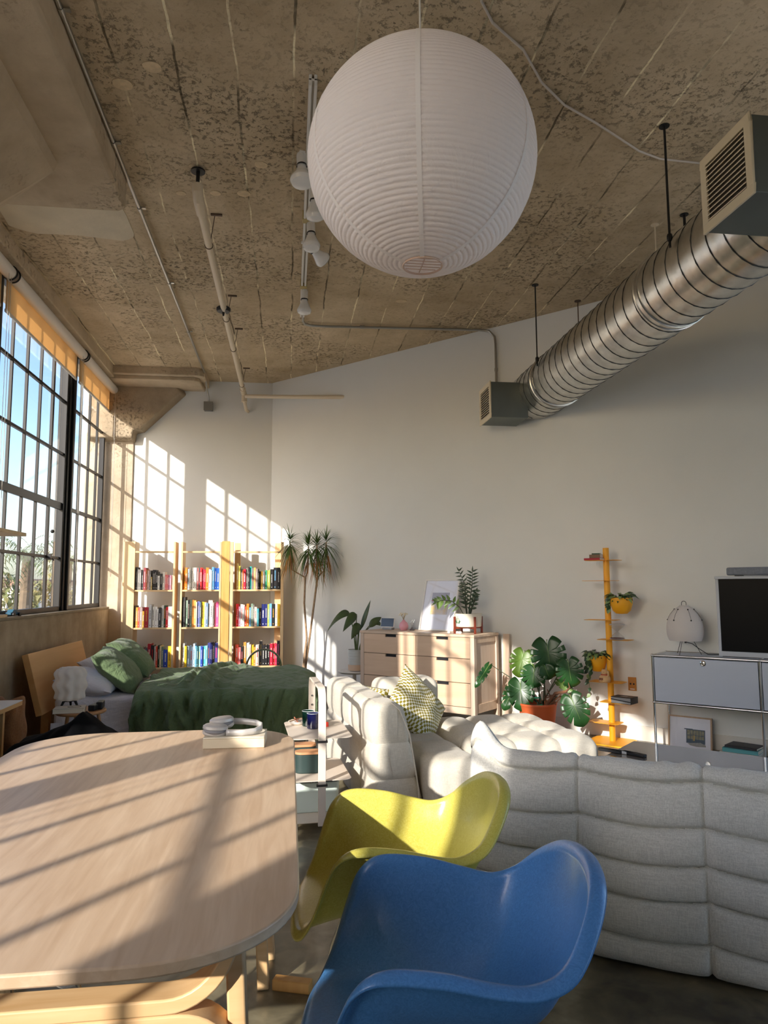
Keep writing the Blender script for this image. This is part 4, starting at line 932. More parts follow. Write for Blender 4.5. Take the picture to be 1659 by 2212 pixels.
t = thing('storage_bin', 'pale mint plastic bin with wire handle on the bottom tray', 'bin', (.145, 4.33, .056), R(3))
MB().prism(rrect(-.125, .135, -.08, .10, .03, 6), 0, .165, lambda x, y, z: V(x*(1+z*.6), y*(1+z*.5), z)).build('bin_body', mat('mint_plastic', (214, 228, 220), .4), t, bevel=.004, sm=35)
MB().prism(rrect(-.137, .147, -.086, .108, .03, 6), .1655, .172).build('rim', mat('dark_rim', (84, 86, 84), .5), t, bevel=.002, sm=35)
MB().tube([(-.02, -.09, .165), (-.01, -.10, .182), (.0, -.092, .168), (.012, -.10, .185), (.025, -.09, .168)], .0025, 6).build('wire_handle', CHROME, t)
def candle(x, y, rgb, label):
    c = thing('candle_glass', label, 'candle', (x, y, .5028), 0, 'dark glasses on the top tray')
    m = MB(); m.lathe([(.001, 0), (.033, 0), (.036, .004), (.036, .088), (.033, .088), (.033, .012), (.001, .012)], 32); m.build('glass', mat('candle_%d' % rgb[2], rgb, .12, coat=.6), c)
    MB().lathe([(.001, .0125), (.032, .0125), (.032, .06), (.001, .06)], 24).build('wax', mat('wax', (216, 208, 190), .6), c)
    MB().tube([(.036*math.cos(k), .036*math.sin(k), .088) for k in [2*PI*i/32 for i in range(32)]], .0015, 6, closed=True).build('rim', mat('clear_rim', (206, 214, 216), .1), c)
candle(.145, 4.355, (18, 22, 66), 'navy blue glass candle jar in front on the trolley'); candle(.118, 4.44, (14, 44, 36), 'dark green glass candle jar behind the navy one')
t = thing('dish', 'small white shell dish of trinkets on the trolley', 'dish', (.052, 4.50, .5028))
MB().lathe([(.001, .0), (.035, .001), (.05, .012), (.054, .02), (.05, .019), (.034, .006), (.001, .005)], 20).build('bowl', mat('white_porcelain', (240, 236, 230), .25), t)
rd = random.Random(3)
for i in range(4):
    a0 = rd.uniform(0, 3); tag(MB().tube([(-.04, 0, 0), (.04, 0, 0)], .004, 8).build('rolled_trinket', mat('trk%d' % (i % 2), [(226, 200, 170), (190, 120, 90)][i % 2], .5), loc=(.055+.012*i-.02, 4.50+rd.uniform(-.015, .015), .527+.002*i), rot=(0, R(rd.uniform(-12, 12)), a0)), ['pale', 'copper', 'ivory', 'reddish'][i]+' small roll lying in the white trolley dish', 'trinket', 'trinkets in the dish')
tag(MB().lathe([(.001, 0), (.011, 0), (.012, .02), (.008, .026), (.001, .027)], 14).build('lighter', mat('red_plastic', (216, 60, 44), .4), loc=(.228, 4.40, .5028)), 'tiny red object on the trolley behind the handle', 'lighter')
# ------------------------------------------------------------------ bed
SHEET = fabric('lavender_grey_sheet', (228, 226, 232), (214, 212, 219), 900, .2, wr=3.5, wd=.05, ws=.7)
GREEN = fabric('sage_cotton', (112, 132, 96), (98, 118, 84), 1100, .15, wr=5, wd=.06, ws=.75)
t = thing('bed', 'double bed with leaning plywood headboard along the window wall', 'bed', (-.88, 6.94, 0))
MB().box(-1.02, 1.0, -.74, .74, .06, .2).build('bed_frame', PLY, t, bevel=.01)
def soft_block(x0, x1, y0, y1, z0, z1, r, wr, seed):
    m = MB(); quilt_box(m, x0, x1, y0, y1, z0, z1, r, 1, 1, 1, n=.03, dep=0, top=0, seed=seed)
    m.v = [(p[0]+.012*nz3(p[0]*3, p[2]*9, seed)*wr, p[1]+.02*wr*nz3(p[0]*4+p[2]*5, p[2]*7-p[0]*2, seed), p[2]+.010*wr*nz3(p[0]*3, p[1]*3, seed+5)) for p in m.v]; return m
soft_block(-1.0, 1.02, -.76, .77, .2, .46, .05, 1, 2).build('mattress', SHEET, t, sm=80)
m = MB(); m.grid(90, 10, lambda u, v: V(-1.0+2.02*u, -.775-.018*v+.014*nz3(u*14, v*1.5, 0), .26-.22*v)); m.build('bed_skirt', SHEET, t, sm=80)
hb = MB().box(-.025, .025, -.76, .76, 0, .50); hb.build('headboard', PLY, t, bevel=.003, loc=(-1.085, -.03, .32), rot=(0, R(-15), 0))
MB().box(-.03, .03, -.6, -.54, 0, .36).build('headboard_leg', PLY, t, loc=(-1.1, 0, 0)); MB().box(-.03, .03, .54, .6, 0, .36).build('headboard_leg', PLY, t, loc=(-1.1, 0, 0))
# duvet thrown over the bed
X0, X1, Y0_, Y1_ = -1.24, .16, 6.12, 7.74; TOPZ = .492
def dv(u, v):
    # u along the bed (head -> foot), v from the far side over the top and down the near side
    LX = 1.46; LT = 1.62; LD = .42; FD = .34
    a = u*(LX+FD); s_ = -.10+v*(LT+LD+.10)
    rx = .09
    if a < LX-rx: x, du = X0+a, 0
    else:
        k = min(1, (a-(LX-rx))/(rx*1.6)); x = X0+LX-rx+rx*1.2*math.sin(k*PI/2); du = rx*(1-math.cos(k*PI/2))+max(0, a-(LX-rx)-rx*1.6)
    if s_ < 0: y, dw = Y1_+.03, -s_+.03
    elif s_ < LT-rx: y, dw = Y1_-s_, max(0, .06-s_)*.5
    else:
        k = min(1, (s_-(LT-rx))/(rx*1.6)); y = Y1_-(LT-rx)-rx*math.sin(k*PI/2); dw = rx*(1-math.cos(k*PI/2))+max(0, s_-(LT-rx)-rx*1.6)
    z = TOPZ-max(du, dw)-.35*min(du, dw)
    side = 1 if dw > .06 else 0
    fr = math.exp(-((a-.0)/.05)**2)
    wv = .020*nz3(a*5+s_*3, s_*4-a*2, 1)+.014*nz3(a*11+s_*5, s_*8, 7)+.012*abs(nz3(a*7-s_*6, s_*3+a*4, 21))
    fold = abs(nz3(a*3.2+s_*1.2, s_*1.1, 11)); wv += .022*(1-min(1, fold*5))*(1 if a < .75 else .45)
    # bunched ridge falling diagonally to the floor
    rd_ = (a-.50+.10*math.sin(s_*3))+.18*(s_-1.0); wv += .075*math.exp(-(rd_/.055)**2)+.045*math.exp(-((rd_+.13)/.04)**2)+.04*math.exp(-((rd_-.12)/.045)**2)
    if s_ > LT-.1:
        sl = nz3((a-.35*(s_-LT))*9, s_*.8, 3)+.5*nz3((a+.25*(s_-LT))*17, s_*1.5, 9); out = .075*sl+.045*max(0, 1-abs(nz3(a*5-.9*s_, s_*1.2+a, 17))*5)+.03*max(0, 1-abs(nz3(a*9+1.5*s_, s_*1.8, 27))*5)+.03*(s_-LT)/.4+.6*max(0, wv)
        y -= out+.035; z += .2*wv; x += .02*nz3(a*6, s_*5, 4)
    elif a > LX-.05: x += .02*nz3(s_*8, a*2, 3)+.02; z += wv
    else: z += wv+.02*fr*0+.010
    if v > .985: z = z
    x += (.03*nz3(s_*3, 0, 5) - .0) * (1-min(1, a/.3))
    return V(x, y, max(.10, z))
m = MB(); m.grid(150, 170, dv)
tag(m.build('duvet', GREEN, sm=80, solid=.014), 'rumpled sage green duvet spread over the bed', 'duvet')
o = pillow(MB(), .48, .66, .21, seed=1).build('pillow', GREEN, sm=80); o.location = (-1.47, 6.60, .63); o.rotation_euler = (R(4), R(42), R(8)); tag(o, 'nearer sage green pillow propped on the bed', 'pillow', 'pillows on the bed')
o = pillow(MB(), .50, .68, .22, seed=2).build('pillow', GREEN, sm=80); o.location = (-1.50, 7.30, .665); o.rotation_euler = (0, R(40), R(4)); tag(o, 'farther sage green pillow beside the bookcase end of the bed', 'pillow', 'pillows on the bed')
WSH = fabric('white_pillowcase', (222, 221, 228), (212, 211, 219), 1100, .15, wr=5, wd=.04, ws=.6)
o = pillow(MB(), .46, .66, .19, seed=3).build('pillow', WSH, sm=80); o.location = (-1.66, 6.46, .545); o.rotation_euler = (0, R(14), R(3)); tag(o, 'white pillow lying behind the wavy lamp', 'pillow', 'pillows on the bed')
o = pillow(MB(), .42, .62, .17, seed=5).build('pillow', WSH, sm=80); o.location = (-1.72, 7.2, .56); o.rotation_euler = (0, R(30), R(0)); tag(o, 'white pillow hidden behind the green pillows', 'pillow', 'pillows on the bed')
# bedside stool with lamp and books
t = thing('bedside_stool', 'round wooden bedside stool beside the bed', 'stool', (-1.50, 5.60, 0))
WAL = wood('stool_wood', (196, 152, 108), (172, 126, 84), 'X', 3)
MB().lathe([(.001, .425), (.165, .425), (.175, .432), (.175, .442), (.17, .448), (.001, .448)], 40).build('seat', WAL, t)
for k in range(3):
    an = R(30+120*k); MB().tube([(.12*math.cos(an), .12*math.sin(an), .43), (.19*math.cos(an), .19*math.sin(an), .0)], .013, 10).build('leg', WAL, t)
t = thing('table_lamp', 'white wavy glass table lamp on black tripod beside the bed', 'lamp', (-1.60, 5.67, .4485))
m = MB(); n_l = 120
def wavy(i, k):
    z = i/40; an = 2*PI*k/n_l; env = (.108+.007*math.sin(z*PI*5.2+.6)-.018*abs(z-.5)**2*4); 
    if z < .04 or z > .96: env *= .86
    r = env*(1+.085*math.cos(an*9+.5*math.sin(z*PI*5)))
    return V(r*math.cos(an), r*math.sin(an), .065+z*.235)
vs = [wavy(i, k) for i in range(41) for k in range(n_l)]
m.add(vs, [(i*n_l+k, i*n_l+(k+1) % n_l, (i+1)*n_l+(k+1) % n_l, (i+1)*n_l+k) for i in range(40) for k in range(n_l)]+[tuple(range(40*n_l, 41*n_l)), tuple(range(n_l))[::-1]])
m.build('lamp_shade', translucent('opal_glass', (250, 247, 242), .45), t, sm=70)
for k in range(3): an = R(100+120*k); MB().tube([(.035*math.cos(an), .035*math.sin(an), .075), (.075*math.cos(an), .075*math.sin(an), 0)], .008, 8, rs=[.012, .006]).build('leg', BLACK, t)
MB().lathe([(.001, .05), (.05, .055), (.05, .068), (.001, .068)], 24).build('base_plate', BLACK, t)
t = thing('book', 'pale flat book with a ring on its cover, on the stool', 'book', (-1.555, 5.52, .4485), R(8))
MB().box(-.10, .10, -.07, .07, 0, .030).build('pages', PAGES, t, sm=0); MB().box(-.102, .102, -.072, .072, .030, .034).box(-.102, .102, -.072, .072, -.000, .002).box(-.103, -.100, -.072, .072, 0, .034).build('cover', mat('pale_cover', (206, 200, 188), .7), t, sm=0)
MB().tube([(.03+.045*math.cos(k), .035*math.sin(k), .0345) for k in [2*PI*i/32 for i in range(32)]], .0016, 5, closed=True).build('printed_ring', BLACK, t)
for i, (x, y, z, w_, rz, lab) in enumerate([(-1.40, 5.58, .449, .05, 80, 'black case on the bedside stool, lower one'), (-1.375, 5.64, .449, .045, 95, 'black case behind the other on the bedside stool')]):
    o = MB().box(-.06, .06, -w_/2, w_/2, 0, .042+i*.012).build('black_case', mat('black_plastic', (28, 28, 32), .4), sm=0, bevel=.008, loc=(x, y, z), rot=(0, 0, R(rz))); tag(o, lab, 'case')
# dark clothes and brown bag in the left corner
def drape(name, fn, m_, label, cat):
    mb_ = MB(); mb_.grid(60, 60, fn); return tag(mb_.build(name, m_, sm=75, solid=.01), label, cat)
DKC = fabric('black_cloth', (9, 9, 12), (5, 5, 7), 900, .2, wr=6)
DKC.node_tree.nodes['Principled BSDF'].inputs['Sheen Weight'].default_value = 0
def jacket(u, v):
    x = -1.56+u*.80; y = 3.95+v*.75
    pk = .60*math.exp(-(((x+1.15)/.28)**2)*.9)+.05*nz3(x*3, y*2, 0)
    zz = .30+.33*math.exp(-abs(x+1.17)/.33)*math.exp(-((v-.55)/.5)**2)+.10*math.exp(-((x+1.6)/.2)**2)+.03*nz3(x*6, y*5, 1)+.012*nz3(x*15, y*12, 3)
    e_ = min(u, 1-u, v, 1-v); zz -= .25*max(0, 1-e_/.12)**2
    return V(x+.03*nz3(y*4, x, 2), y, max(.04, zz))
o = drape('jacket', jacket, DKC, 'black jacket draped over furniture behind the far left table edge', 'jacket')
t = thing('side_chair', 'dark chair under the black jacket', 'chair', (-1.25, 4.32, 0))
MB().box(-.22, .22, -.2, .2, .215, .235).build('seat', mat('dark_oak', (60, 46, 36), .6), t, bevel=.005)
for sx in (-1, 1):
    for sy in (-1, 1): MB().box(-.016, .016, -.016, .016, 0, .215).build('leg', MATS['dark_oak'], t, loc=(sx*.19, sy*.17, 0))
m = MB(); quilt_box(m, -.17, .17, -.13, .13, 0, .34, .1, 1, 1, 1, n=.02, top=0, dep=0); m.v = [(p[0]*(1-.35*p[2]/.34)+.035*nz3(p[0]*9, p[1]*9, p[2]*5), p[1]+.03*nz3(p[0]*8, p[2]*8, 3), p[2]+.03*nz3(p[0]*12, p[1]*6, 9)) for p in m.v]
tag(m.build('cloth_bag', fabric('brown_cloth', (150, 104, 66), (126, 84, 50), 900, .2, wr=7), sm=80, loc=(-1.80, 4.95, .30)), 'crumpled brown cloth bag at the left edge, behind the jacket', 'bag')
t = thing('crate', 'dark crate under the brown bag', 'crate', (-1.8, 4.95, 0)); MB().box(-.16, .16, -.15, .15, 0, .298).build('crate_body', MATS['dark_oak'], t, bevel=.004)
# desk corner and window shelf unit, left edge
t = thing('desk', 'white topped desk corner with ply edge at the left frame edge', 'desk', (-2.0, 4.35, 0))
MB().box(-.19, .40, -.5, .35, .653, .658).build('desk_surface', WH, t); MB().box(-.19, .40, -.5, .35, .628, .6525).build('desktop', PLY, t, bevel=.002)
for x, y in ((-.15, -.45), (-.15, .30), (.30, -.45), (.30, .30)): MB().box(x-.015, x+.015, y-.015, y+.015, 0, .628).build('leg', PLY, t)
t = thing('shelf_unit', 'pine shelf unit standing by the window at the left edge', 'shelf unit', (-2.06, 5.2, 0))
MB().box(-.115, .085, .0, .025, 0, 1.722).build('upright', PINE, t, bevel=.002); MB().box(-.115, .085, -.44, -.415, 0, 1.722).build('upright', PINE, t, bevel=.002)
for z, y1 in ((1.722, .62), (1.09, .78), (.5, .3)):
    if z == 1.722: MB().box(-.115, .085, -.45, .52, z, z+.026).build('shelf', PINEX, t, bevel=.002)
    else: MB().box(-.115, .085, -.415, -.001, z-.024, z).build('shelf', PINEX, t, bevel=.002)
t = thing('sill_board', 'short pine board lying on the window sill', 'board', (-2.25, 5.78, 1.1055)); MB().box(-.05, .055, -.25, .25, 0, .024).build('board', PINEX, t, bevel=.002)
t = thing('figurine', 'small dark seated figurine on the window sill board', 'figurine', (-2.245, 5.83, 1.13))
SK = mat('figurine_tan', (128, 92, 66), .6)
MB().lathe([(.001, .03), (.022, .032), (.026, .05), (.02, .085), (.008, .09), (.001, .09)], 16).build('torso', mat('figurine_brown', (96, 60, 44), .6), t); MB().ball((0, 0, .104), .017, 10).build('head', SK, t)
for s_ in (-1, 1): MB().tube([(0, s_*.012, .035), (.025, s_*.024, .03), (.028, s_*.026, .004)], .009, 8).build('leg', BLACK, t); MB().tube([(0, s_*.022, .078), (.012, s_*.03, .055), (.022, s_*.02, .04)], .006, 8).build('arm', SK, t)
t = thing('toy_car', 'little dark toy car with blue trim on the sill', 'toy car', (-2.245, 6.28, 1.1055), R(80))
MB().prism([(-.07, .012), (.07, .012), (.075, .03), (.03, .034), (.012, .055), (-.03, .055), (-.05, .034), (-.072, .03)], -.025, .025, lambda x, y, z: V(x, z, y)).build('car_body', mat('toy_teal', (50, 90, 110), .4), t, bevel=.003)
for x in (-.045, .045):
    for y in (-.032, .032): MB().tube([(x, y-.008, .016), (x, y+.008, .016)], .016, 14).build('wheel', BLACK, t)
# ------------------------------------------------------------------ arc back chair behind the bed
t = thing('tube_chair', 'chair with bent chrome arc back behind the foot of the bed', 'chair', (-.275, 8.25, 0))
m = MB(); pth = [(-.19, 0, .0), (-.19, 0, .45)]+[(-.19*math.cos(k), 0, .45+.19*math.sin(k)) for k in [PI*i/20 for i in range(21)]]+[(.19, 0, .45), (.19, 0, 0)]
vs = []
for i, p in enumerate(pth):
    p = V(*p); t_ = (V(*pth[min(i+1, len(pth)-1)])-V(*pth[max(i-1, 0)])).normalized(); n2 = V(-t_.z, 0, t_.x)
    for a_, b2 in ((-1, -1), (1, -1), (1, 1), (-1, 1)): vs.append(p+V(0, a_*.025, 0)+n2*(b2*.010))
m.add(vs, [(i*4+k, i*4+(k+1) % 4, (i+1)*4+(k+1) % 4, (i+1)*4+k) for i in range(len(pth)-1) for k in range(4)]); m.build('back_hoop', CHROME, t, sm=50)
MB().lathe([(.001, .40), (.19, .40), (.195, .41), (.19, .425), (.001, .43)], 32, (0, -.17, 0)).build('seat', mat('grey_seat', (150, 146, 140), .7), t)
for s_ in (-1, 1): MB().tube([(s_*.15, -.28, .40), (s_*.17, -.31, 0)], .011, 8).build('leg', CHROME, t)
# ------------------------------------------------------------------ dresser against the angled wall
def wthing(name, label, cat, u, off, z=0, rz=0, group=None):
    p = wb(u, off); return thing(name, label, cat, (p[0], p[1], z), R(-45)+rz, group)
t = wthing('dresser', 'whitewashed six-drawer dresser against the white wall', 'dresser', 2.61, .315)
A, D0, D1, HZ = .68, -.235, .235, .88
MB().box(-A-.004, A+.004, D0-.006, D1, HZ-.024, HZ).build('dresser_top', DRES, t, bevel=.002)
for sx in (-1, 1):
    for y0 in (D0, D1-.045): MB().box(sx*A-(.045 if sx > 0 else 0), sx*A+(.045 if sx < 0 else 0), y0, y0+.045, 0, HZ-.025).build('post', DRESV, t, bevel=.002)
    MB().box(sx*(A-.02)-.006, sx*(A-.02)+.006, D0+.045, D1-.045, .21, HZ-.03).build('side_panel', DRESV, t); MB().box(sx*(A-.014)-.010, sx*(A-.014)+.010, D0+.045, D1-.045, .16, .24).build('side_rail', DRES, t, bevel=.001)
    MB().box(sx*(A-.014)-.010, sx*(A-.014)+.010, D0+.045, D1-.045, .80, HZ-.026).build('side_rail', DRES, t, bevel=.001)
MB().box(-A+.045, A-.045, D0+.03, D1-.01, .15, HZ-.025).build('carcass', mat('dresser_inside', (120, 98, 78), .8), t, sm=0)
MB().box(-A+.045, A-.045, D0+.004, D0+.03, .150, .212).build('bottom_rail', DRES, t, bevel=.001)
DK2 = mat('slot_dark', (24, 22, 26), .8)
for c_, (xa, xb) in enumerate(((-A+.048, .018), (.024, A-.048))):
    for r_, (za, zb) in enumerate(((.218, .432), (.438, .655), (.661, .852))):
        xm = (xa+xb)/2+(.02 if c_ == 0 else -.0); hw = .068; hh = .026
        m = MB(); y0, y1 = D0+.002, D0+.024
        m.box(xa, xm-hw, y0, y1, za, zb).box(xm+hw, xb, y0, y1, za, zb).box(xm-hw, xm+hw, y0, y1, za, zb-hh)
        d = m.build('drawer', wood('drawer_front', (226, 196, 166), (212, 178, 146), 'X', 1.6) if 'drawer_front' not in MATS else MATS['drawer_front'], t, sm=0)
        MB().box(xm-hw, xm+hw, y0+.014, y0+.02, zb-hh, zb).build('grip_slot', DK2, d, sm=0)
t = wthing('leaning_board', 'narrow wooden board leaning at the dresser right side', 'board', 3.365, .11); MB().box(-.035, .03, -.012, .012, 0, .87).build('board', DRESV, t, bevel=.002, rot=(R(-4), 0, 0))
# framed print leaning on the dresser
PRW = mat('print_paper', (232, 232, 238), .8)
def framed(t, W_, Hh, fw, frame_m, lean, art):
    b = MB(); 
    for q in ((-W_/2, W_/2, 0, fw), (-W_/2, W_/2, Hh-fw, Hh), (-W_/2, -W_/2+fw, fw, Hh-fw), (W_/2-fw, W_/2, fw, Hh-fw)): b.box(q[0], q[1], -.012, .012, q[2], q[3])
    b.build('frame', frame_m, t, bevel=.001, rot=(R(-lean), 0, 0)); MB().box(-W_/2+fw, W_/2-fw, 0, .008, fw, Hh-fw).build('mat_board', PRW, t, sm=0, rot=(R(-lean), 0, 0))
    for nm, x0, x1, z0, z1, m_, k in art: MB().box(x0, x1, -.0006*k, 0, z0, z1).build(nm, m_, t, sm=0, rot=(R(-lean), 0, 0))
    MB().add([V(-W_/2+fw, -.009, fw), V(W_/2-fw, -.009, fw), V(W_/2-fw, -.009, Hh-fw), V(-W_/2+fw, -.009, Hh-fw)], [(0, 1, 2, 3)]).build('glazing', thin_glass('frame_glass', (.98, .98, .99), .9) if 'frame_glass' not in MATS else MATS['frame_glass'], t, sm=0, rot=(R(-lean), 0, 0))
t = wthing('framed_print', 'white framed print in yellow and grey leaning on the dresser', 'picture', 2.65, .215, .8815)
art = mat('art_yellow', (222, 186, 92), .8, rgb2=(206, 200, 196), scale=9); art2 = mat('art_grey', (176, 170, 170), .8, var=.2, scale=12)
framed(t, .42, .54, .014, WH, 16, [('print_panel', -.105, .105, .17, .40, art2, 2), ('print_panel', -.105, .105, .17, .285, art, 3), ('print_panel', -.105, -.02, .31, .318, mat('art_red', (190, 60, 60), .8), 4)])
mb_ = MB(); mb_.prism([(.01+.075*math.cos(k), .27+.06*math.sin(k)) for k in [2*PI*i/30 for i in range(30)]], -.0028, 0, lambda x, y, z: V(x, z, y)); mb_.build('print_shape', mat('art_cream', (214, 200, 176), .8, var=.2, scale=20), t, sm=0, rot=(R(-16), 0, 0))
# things on the dresser
t = wthing('smart_display', 'small white tablet display with black screen on the dresser', 'display', 2.10, .30, .8805, R(4))
MB().box(-.085, .085, -.008, .004, .022, .125, rot=(R(-12), 0, 0)).build('display_frame', WH, t, bevel=.004); MB().box(-.078, .078, -.0095, -.0085, .030, .118, rot=(R(-12), 0, 0), org=(0, -.002, .0735)).build('screen', mat('screen_black', (10, 10, 13), .1), t, sm=0)
MB().box(-.06, .06, -.02, .04, 0, .024).build('stand', mat('stand_grey', (150, 152, 156), .7), t, bevel=.006)
t = wthing('bud_vase', 'round pink bud vase with dried flowers on the dresser', 'vase', 2.30, .29, .8805)
MB().lathe([(.001, 0), (.03, 0), (.045, .02), (.05, .045), (.04, .075), (.02, .092), (.014, .1), (.016, .106), (.012, .1), (.001, .09)], 32).build('vase_body', mat('pink_glaze', (232, 166, 176), .35), t)
def sprig(t, n, h, spread, m_stem, m_fl, fr, z0, seed):
    rd = random.Random(seed); st, fl = MB(), MB()
    for i in range(n):
        an = rd.uniform(0, 2*PI); r = rd.uniform(.2, 1)*spread; hh = h*rd.uniform(.7, 1.1); p = (r*math.cos(an), r*math.sin(an), z0+hh)
        st.tube([(0, 0, z0), (p[0]*.4, p[1]*.4, z0+hh*.6), p], .0009, 4)
        for j in range(3): fl.ball((p[0]+rd.uniform(-.008, .008), p[1]+rd.uniform(-.008, .008), p[2]+rd.uniform(-.006, .008)), fr*rd.uniform(.6, 1.2), 5)
    st.build('stems', m_stem, t); fl.build('blooms', m_fl, t)
sprig(t, 16, .07, .045, mat('dry_stem', (170, 150, 110), .8), mat('dry_bloom', (238, 226, 196), .8), .005, .1, 1)
t = wthing('bud_vase', 'tiny dark bud vase with thin sprigs beside the pink vase', 'vase', 2.405, .29, .8805)
MB().lathe([(.001, 0), (.024, 0), (.026, .008), (.012, .022), (.006, .034), (.004, .034), (.001, .03)], 24).build('vase_body', mat('dark_glaze', (66, 60, 60), .3), t)
sprig(t, 10, .075, .03, mat('dark_stem', (110, 106, 96), .8), mat('grey_bloom', (176, 180, 178), .8), .0035, .03, 2)
for dx, lab in ((2.945, 'left white button on the dresser by the plant stand'), (3.035, 'middle white button on the dresser by the plant stand'), (3.07, 'right white button on the dresser by the plant stand')):
    p = wb(dx, .43); tag(MB().lathe([(.001, 0), (.016, 0), (.018, .01), (.014, .02), (.001, .022)], 16).build('tea_light', WH, loc=(p[0], p[1], .8808)), lab, 'candle', 'small white rounds on the dresser')
# zz plant in a cream pot on a red-brown stand
LG = mat('leaf_deep_green', (40, 66, 36), .4, var=.2, scale=12); LGL = mat('leaf_fresh_green', (96, 128, 48), .45, var=.2, scale=12); STM = mat('stem_green', (84, 100, 56), .6); SOIL = mat('potting_soil', (58, 42, 32), .95, bump=.6, bscale=60)
t = wthing('plant_stand', 'red-brown wooden plant stand on the dresser', 'plant stand', 3.10, .33, .8805, R(12))
RW = wood('red_wood', (150, 66, 40), (126, 50, 30), 'Z', 4)
for k in range(4): an = R(45+90*k); MB().box(-.009, .009, -.009, .009, 0, .16).build('leg', RW, t, bevel=.002, loc=(.145*math.cos(an), .145*math.sin(an), 0), rot=(0, 0, an))
MB().box(-.145, .145, -.009, .009, .045, .061, rot=(0, 0, R(45))).build('cross_bar', RW, t); MB().box(-.145, .145, -.009, .009, .045, .0605, rot=(0, 0, R(-45))).build('cross_bar', RW, t)
t = wthing('potted_plant', 'feathery dark green plant in a cream pot with emblem', 'potted plant', 3.10, .33, .942)
MB().lathe([(.001, 0), (.118, 0), (.126, .006), (.134, .125), (.130, .128), (.124, .12), (.12, .1), (.001, .098)], 48).build('pot', mat('cream_pot', (228, 220, 202), .5), t)
MB().lathe([(.001, .104), (.122, .1)], 24).build('soil', SOIL, t)
em = MB(); ea = R(-125+0)
def on_pot(a_, z, r=.1335): 
    an = R(-108)+a_; r2 = .126+.008*z/.125+.0012; return (r2*math.cos(an), r2*math.sin(an), z)
em.tube([on_pot(.17*math.cos(k), .066+.020*math.sin(k)) for k in [2*PI*i/24 for i in range(24)]], .0018, 5, closed=True)
em.tube([on_pot(.07*math.cos(k), .068+.009*math.sin(k)) for k in [2*PI*i/16 for i in range(16)]], .0016, 5, closed=True)
em.tube([on_pot(-.09, .098), on_pot(-.03, .100), on_pot(0, .096), on_pot(.05, .101), on_pot(.1, .098)], .0013, 5)
for s_ in (-1, 1):
    for j in range(4): em.tube([on_pot(s_*(.05+.03*j), .036), on_pot(s_*(.12+.03*j), .044+.006*j), on_pot(s_*(.16+.03*j), .058-.003*j)], .0030, 5)
em.build('emblem', mat('emblem_green', (44, 104, 70), .6), t)
def pinnate(mb_, path, nl, L, W, seed, droop=.1):
    rd = random.Random(seed); P = [V(*p) for p in path]
    for i in range(nl):
        f = .25+.75*i/(nl-1); k = f*(len(P)-1); a_ = int(min(k, len(P)-2)); p = P[a_].lerp(P[a_+1], k-a_); d = (P[a_+1]-P[a_]).normalized()
        side = d.cross(V(.4, -.9, 0)).normalized(); s_ = 1 if i % 2 else -1
        leaf(mb_, p, tuple(side*s_+d*.55+V(0, rd.uniform(-.3, .3), 0)), (.4, -.9, .2), L*(1-.45*max(0, f-.6)), W, droop, 5)
    leaf(mb_, P[-1], tuple((P[-1]-P[-2]).normalized()), (.4, -.9, .2), L*.8, W*.8, droop, 5)
f_, s2_ = MB(), MB()
for i, (dx, dy, h, b, L, W, n) in enumerate([(-.07, .03, .44, .05, .07, .016, 18), (.02, .05, .43, .03, .085, .018, 20), (-.04, -.02, .30, -.04, .06, .02, 10), (.09, -.01, .24, .05, .055, .022, 10), (.06, .05, .20, .0, .05, .02, 9)]):
    path = [(dx*.2, dy*.2, .1), (dx*.5, dy*.5, .1+h*.35), (dx*.8+b*.2, dy, .1+h*.7), (dx+b*(-1 if i == 0 else .3)*.9, dy, .1+h)]
    s2_.tube(path, .005, 6, rs=[.008, .006, .004, .002]); pinnate(f_, path, n, L, W, i)
path = [(-.02, -.03, .1), (-.06, -.06, .19), (-.14, -.08, .25), (-.24, -.09, .255), (-.30, -.09, .235)]; s2_.tube(path, .004, 6)
f_.build('foliage', LG, t, sm=60); s2_.build('stems', mat('zz_stem', (52, 60, 40), .6), t)
f2 = MB(); pinnate(f2, path, 14, .085, .030, 9, .2); f2.build('pale_frond', LGL, t, sm=60)
# bird of paradise plant on a white round table
t = thing('side_table', 'small white round side table left of the dresser', 'side table', (.70, 7.82, 0))
MB().lathe([(.001, .405), (.15, .41), (.175, .425), (.178, .432), (.172, .434), (.001, .43)], 40).build('table_top', WH, t); MB().lathe([(.02, .012), (.02, .405)], 16).build('stem', WH, t); MB().lathe([(.001, 0), (.13, 0), (.13, .01), (.02, .014)], 32).build('base', WH, t)
t = thing('potted_plant', 'broad leaved plant in a ribbed grey and sand pot', 'potted plant', (.725, 7.84, .4345))
m = MB(); pf = [(.001, 0), (.078, 0), (.086, .006)]+[(.088+.0016*math.sin(i*1.9)+.006*i/24, .02+.20*i/24) for i in range(25)]+[(.094, .224), (.088, .224), (.086, .2), (.001, .198)]
m.lathe(pf, 40); m.build('pot', mat('pot_glaze', (196, 200, 196), .3), t)
MB().lathe([(.0875, .004), (.0915, .022), (.0915, .062), (.089, .066)], 40, cap=False).build('pot_band', mat('raw_clay', (206, 178, 150), .8), t); MB().lathe([(.001, .20), (.086, .2)], 20).build('soil', SOIL, t)
def bigleaf(mb_, base, d, up, L, W, droop): return leaf(mb_, base, d, up, L, W, droop, 10, .22, taper=.75)
lf, st = MB(), MB()
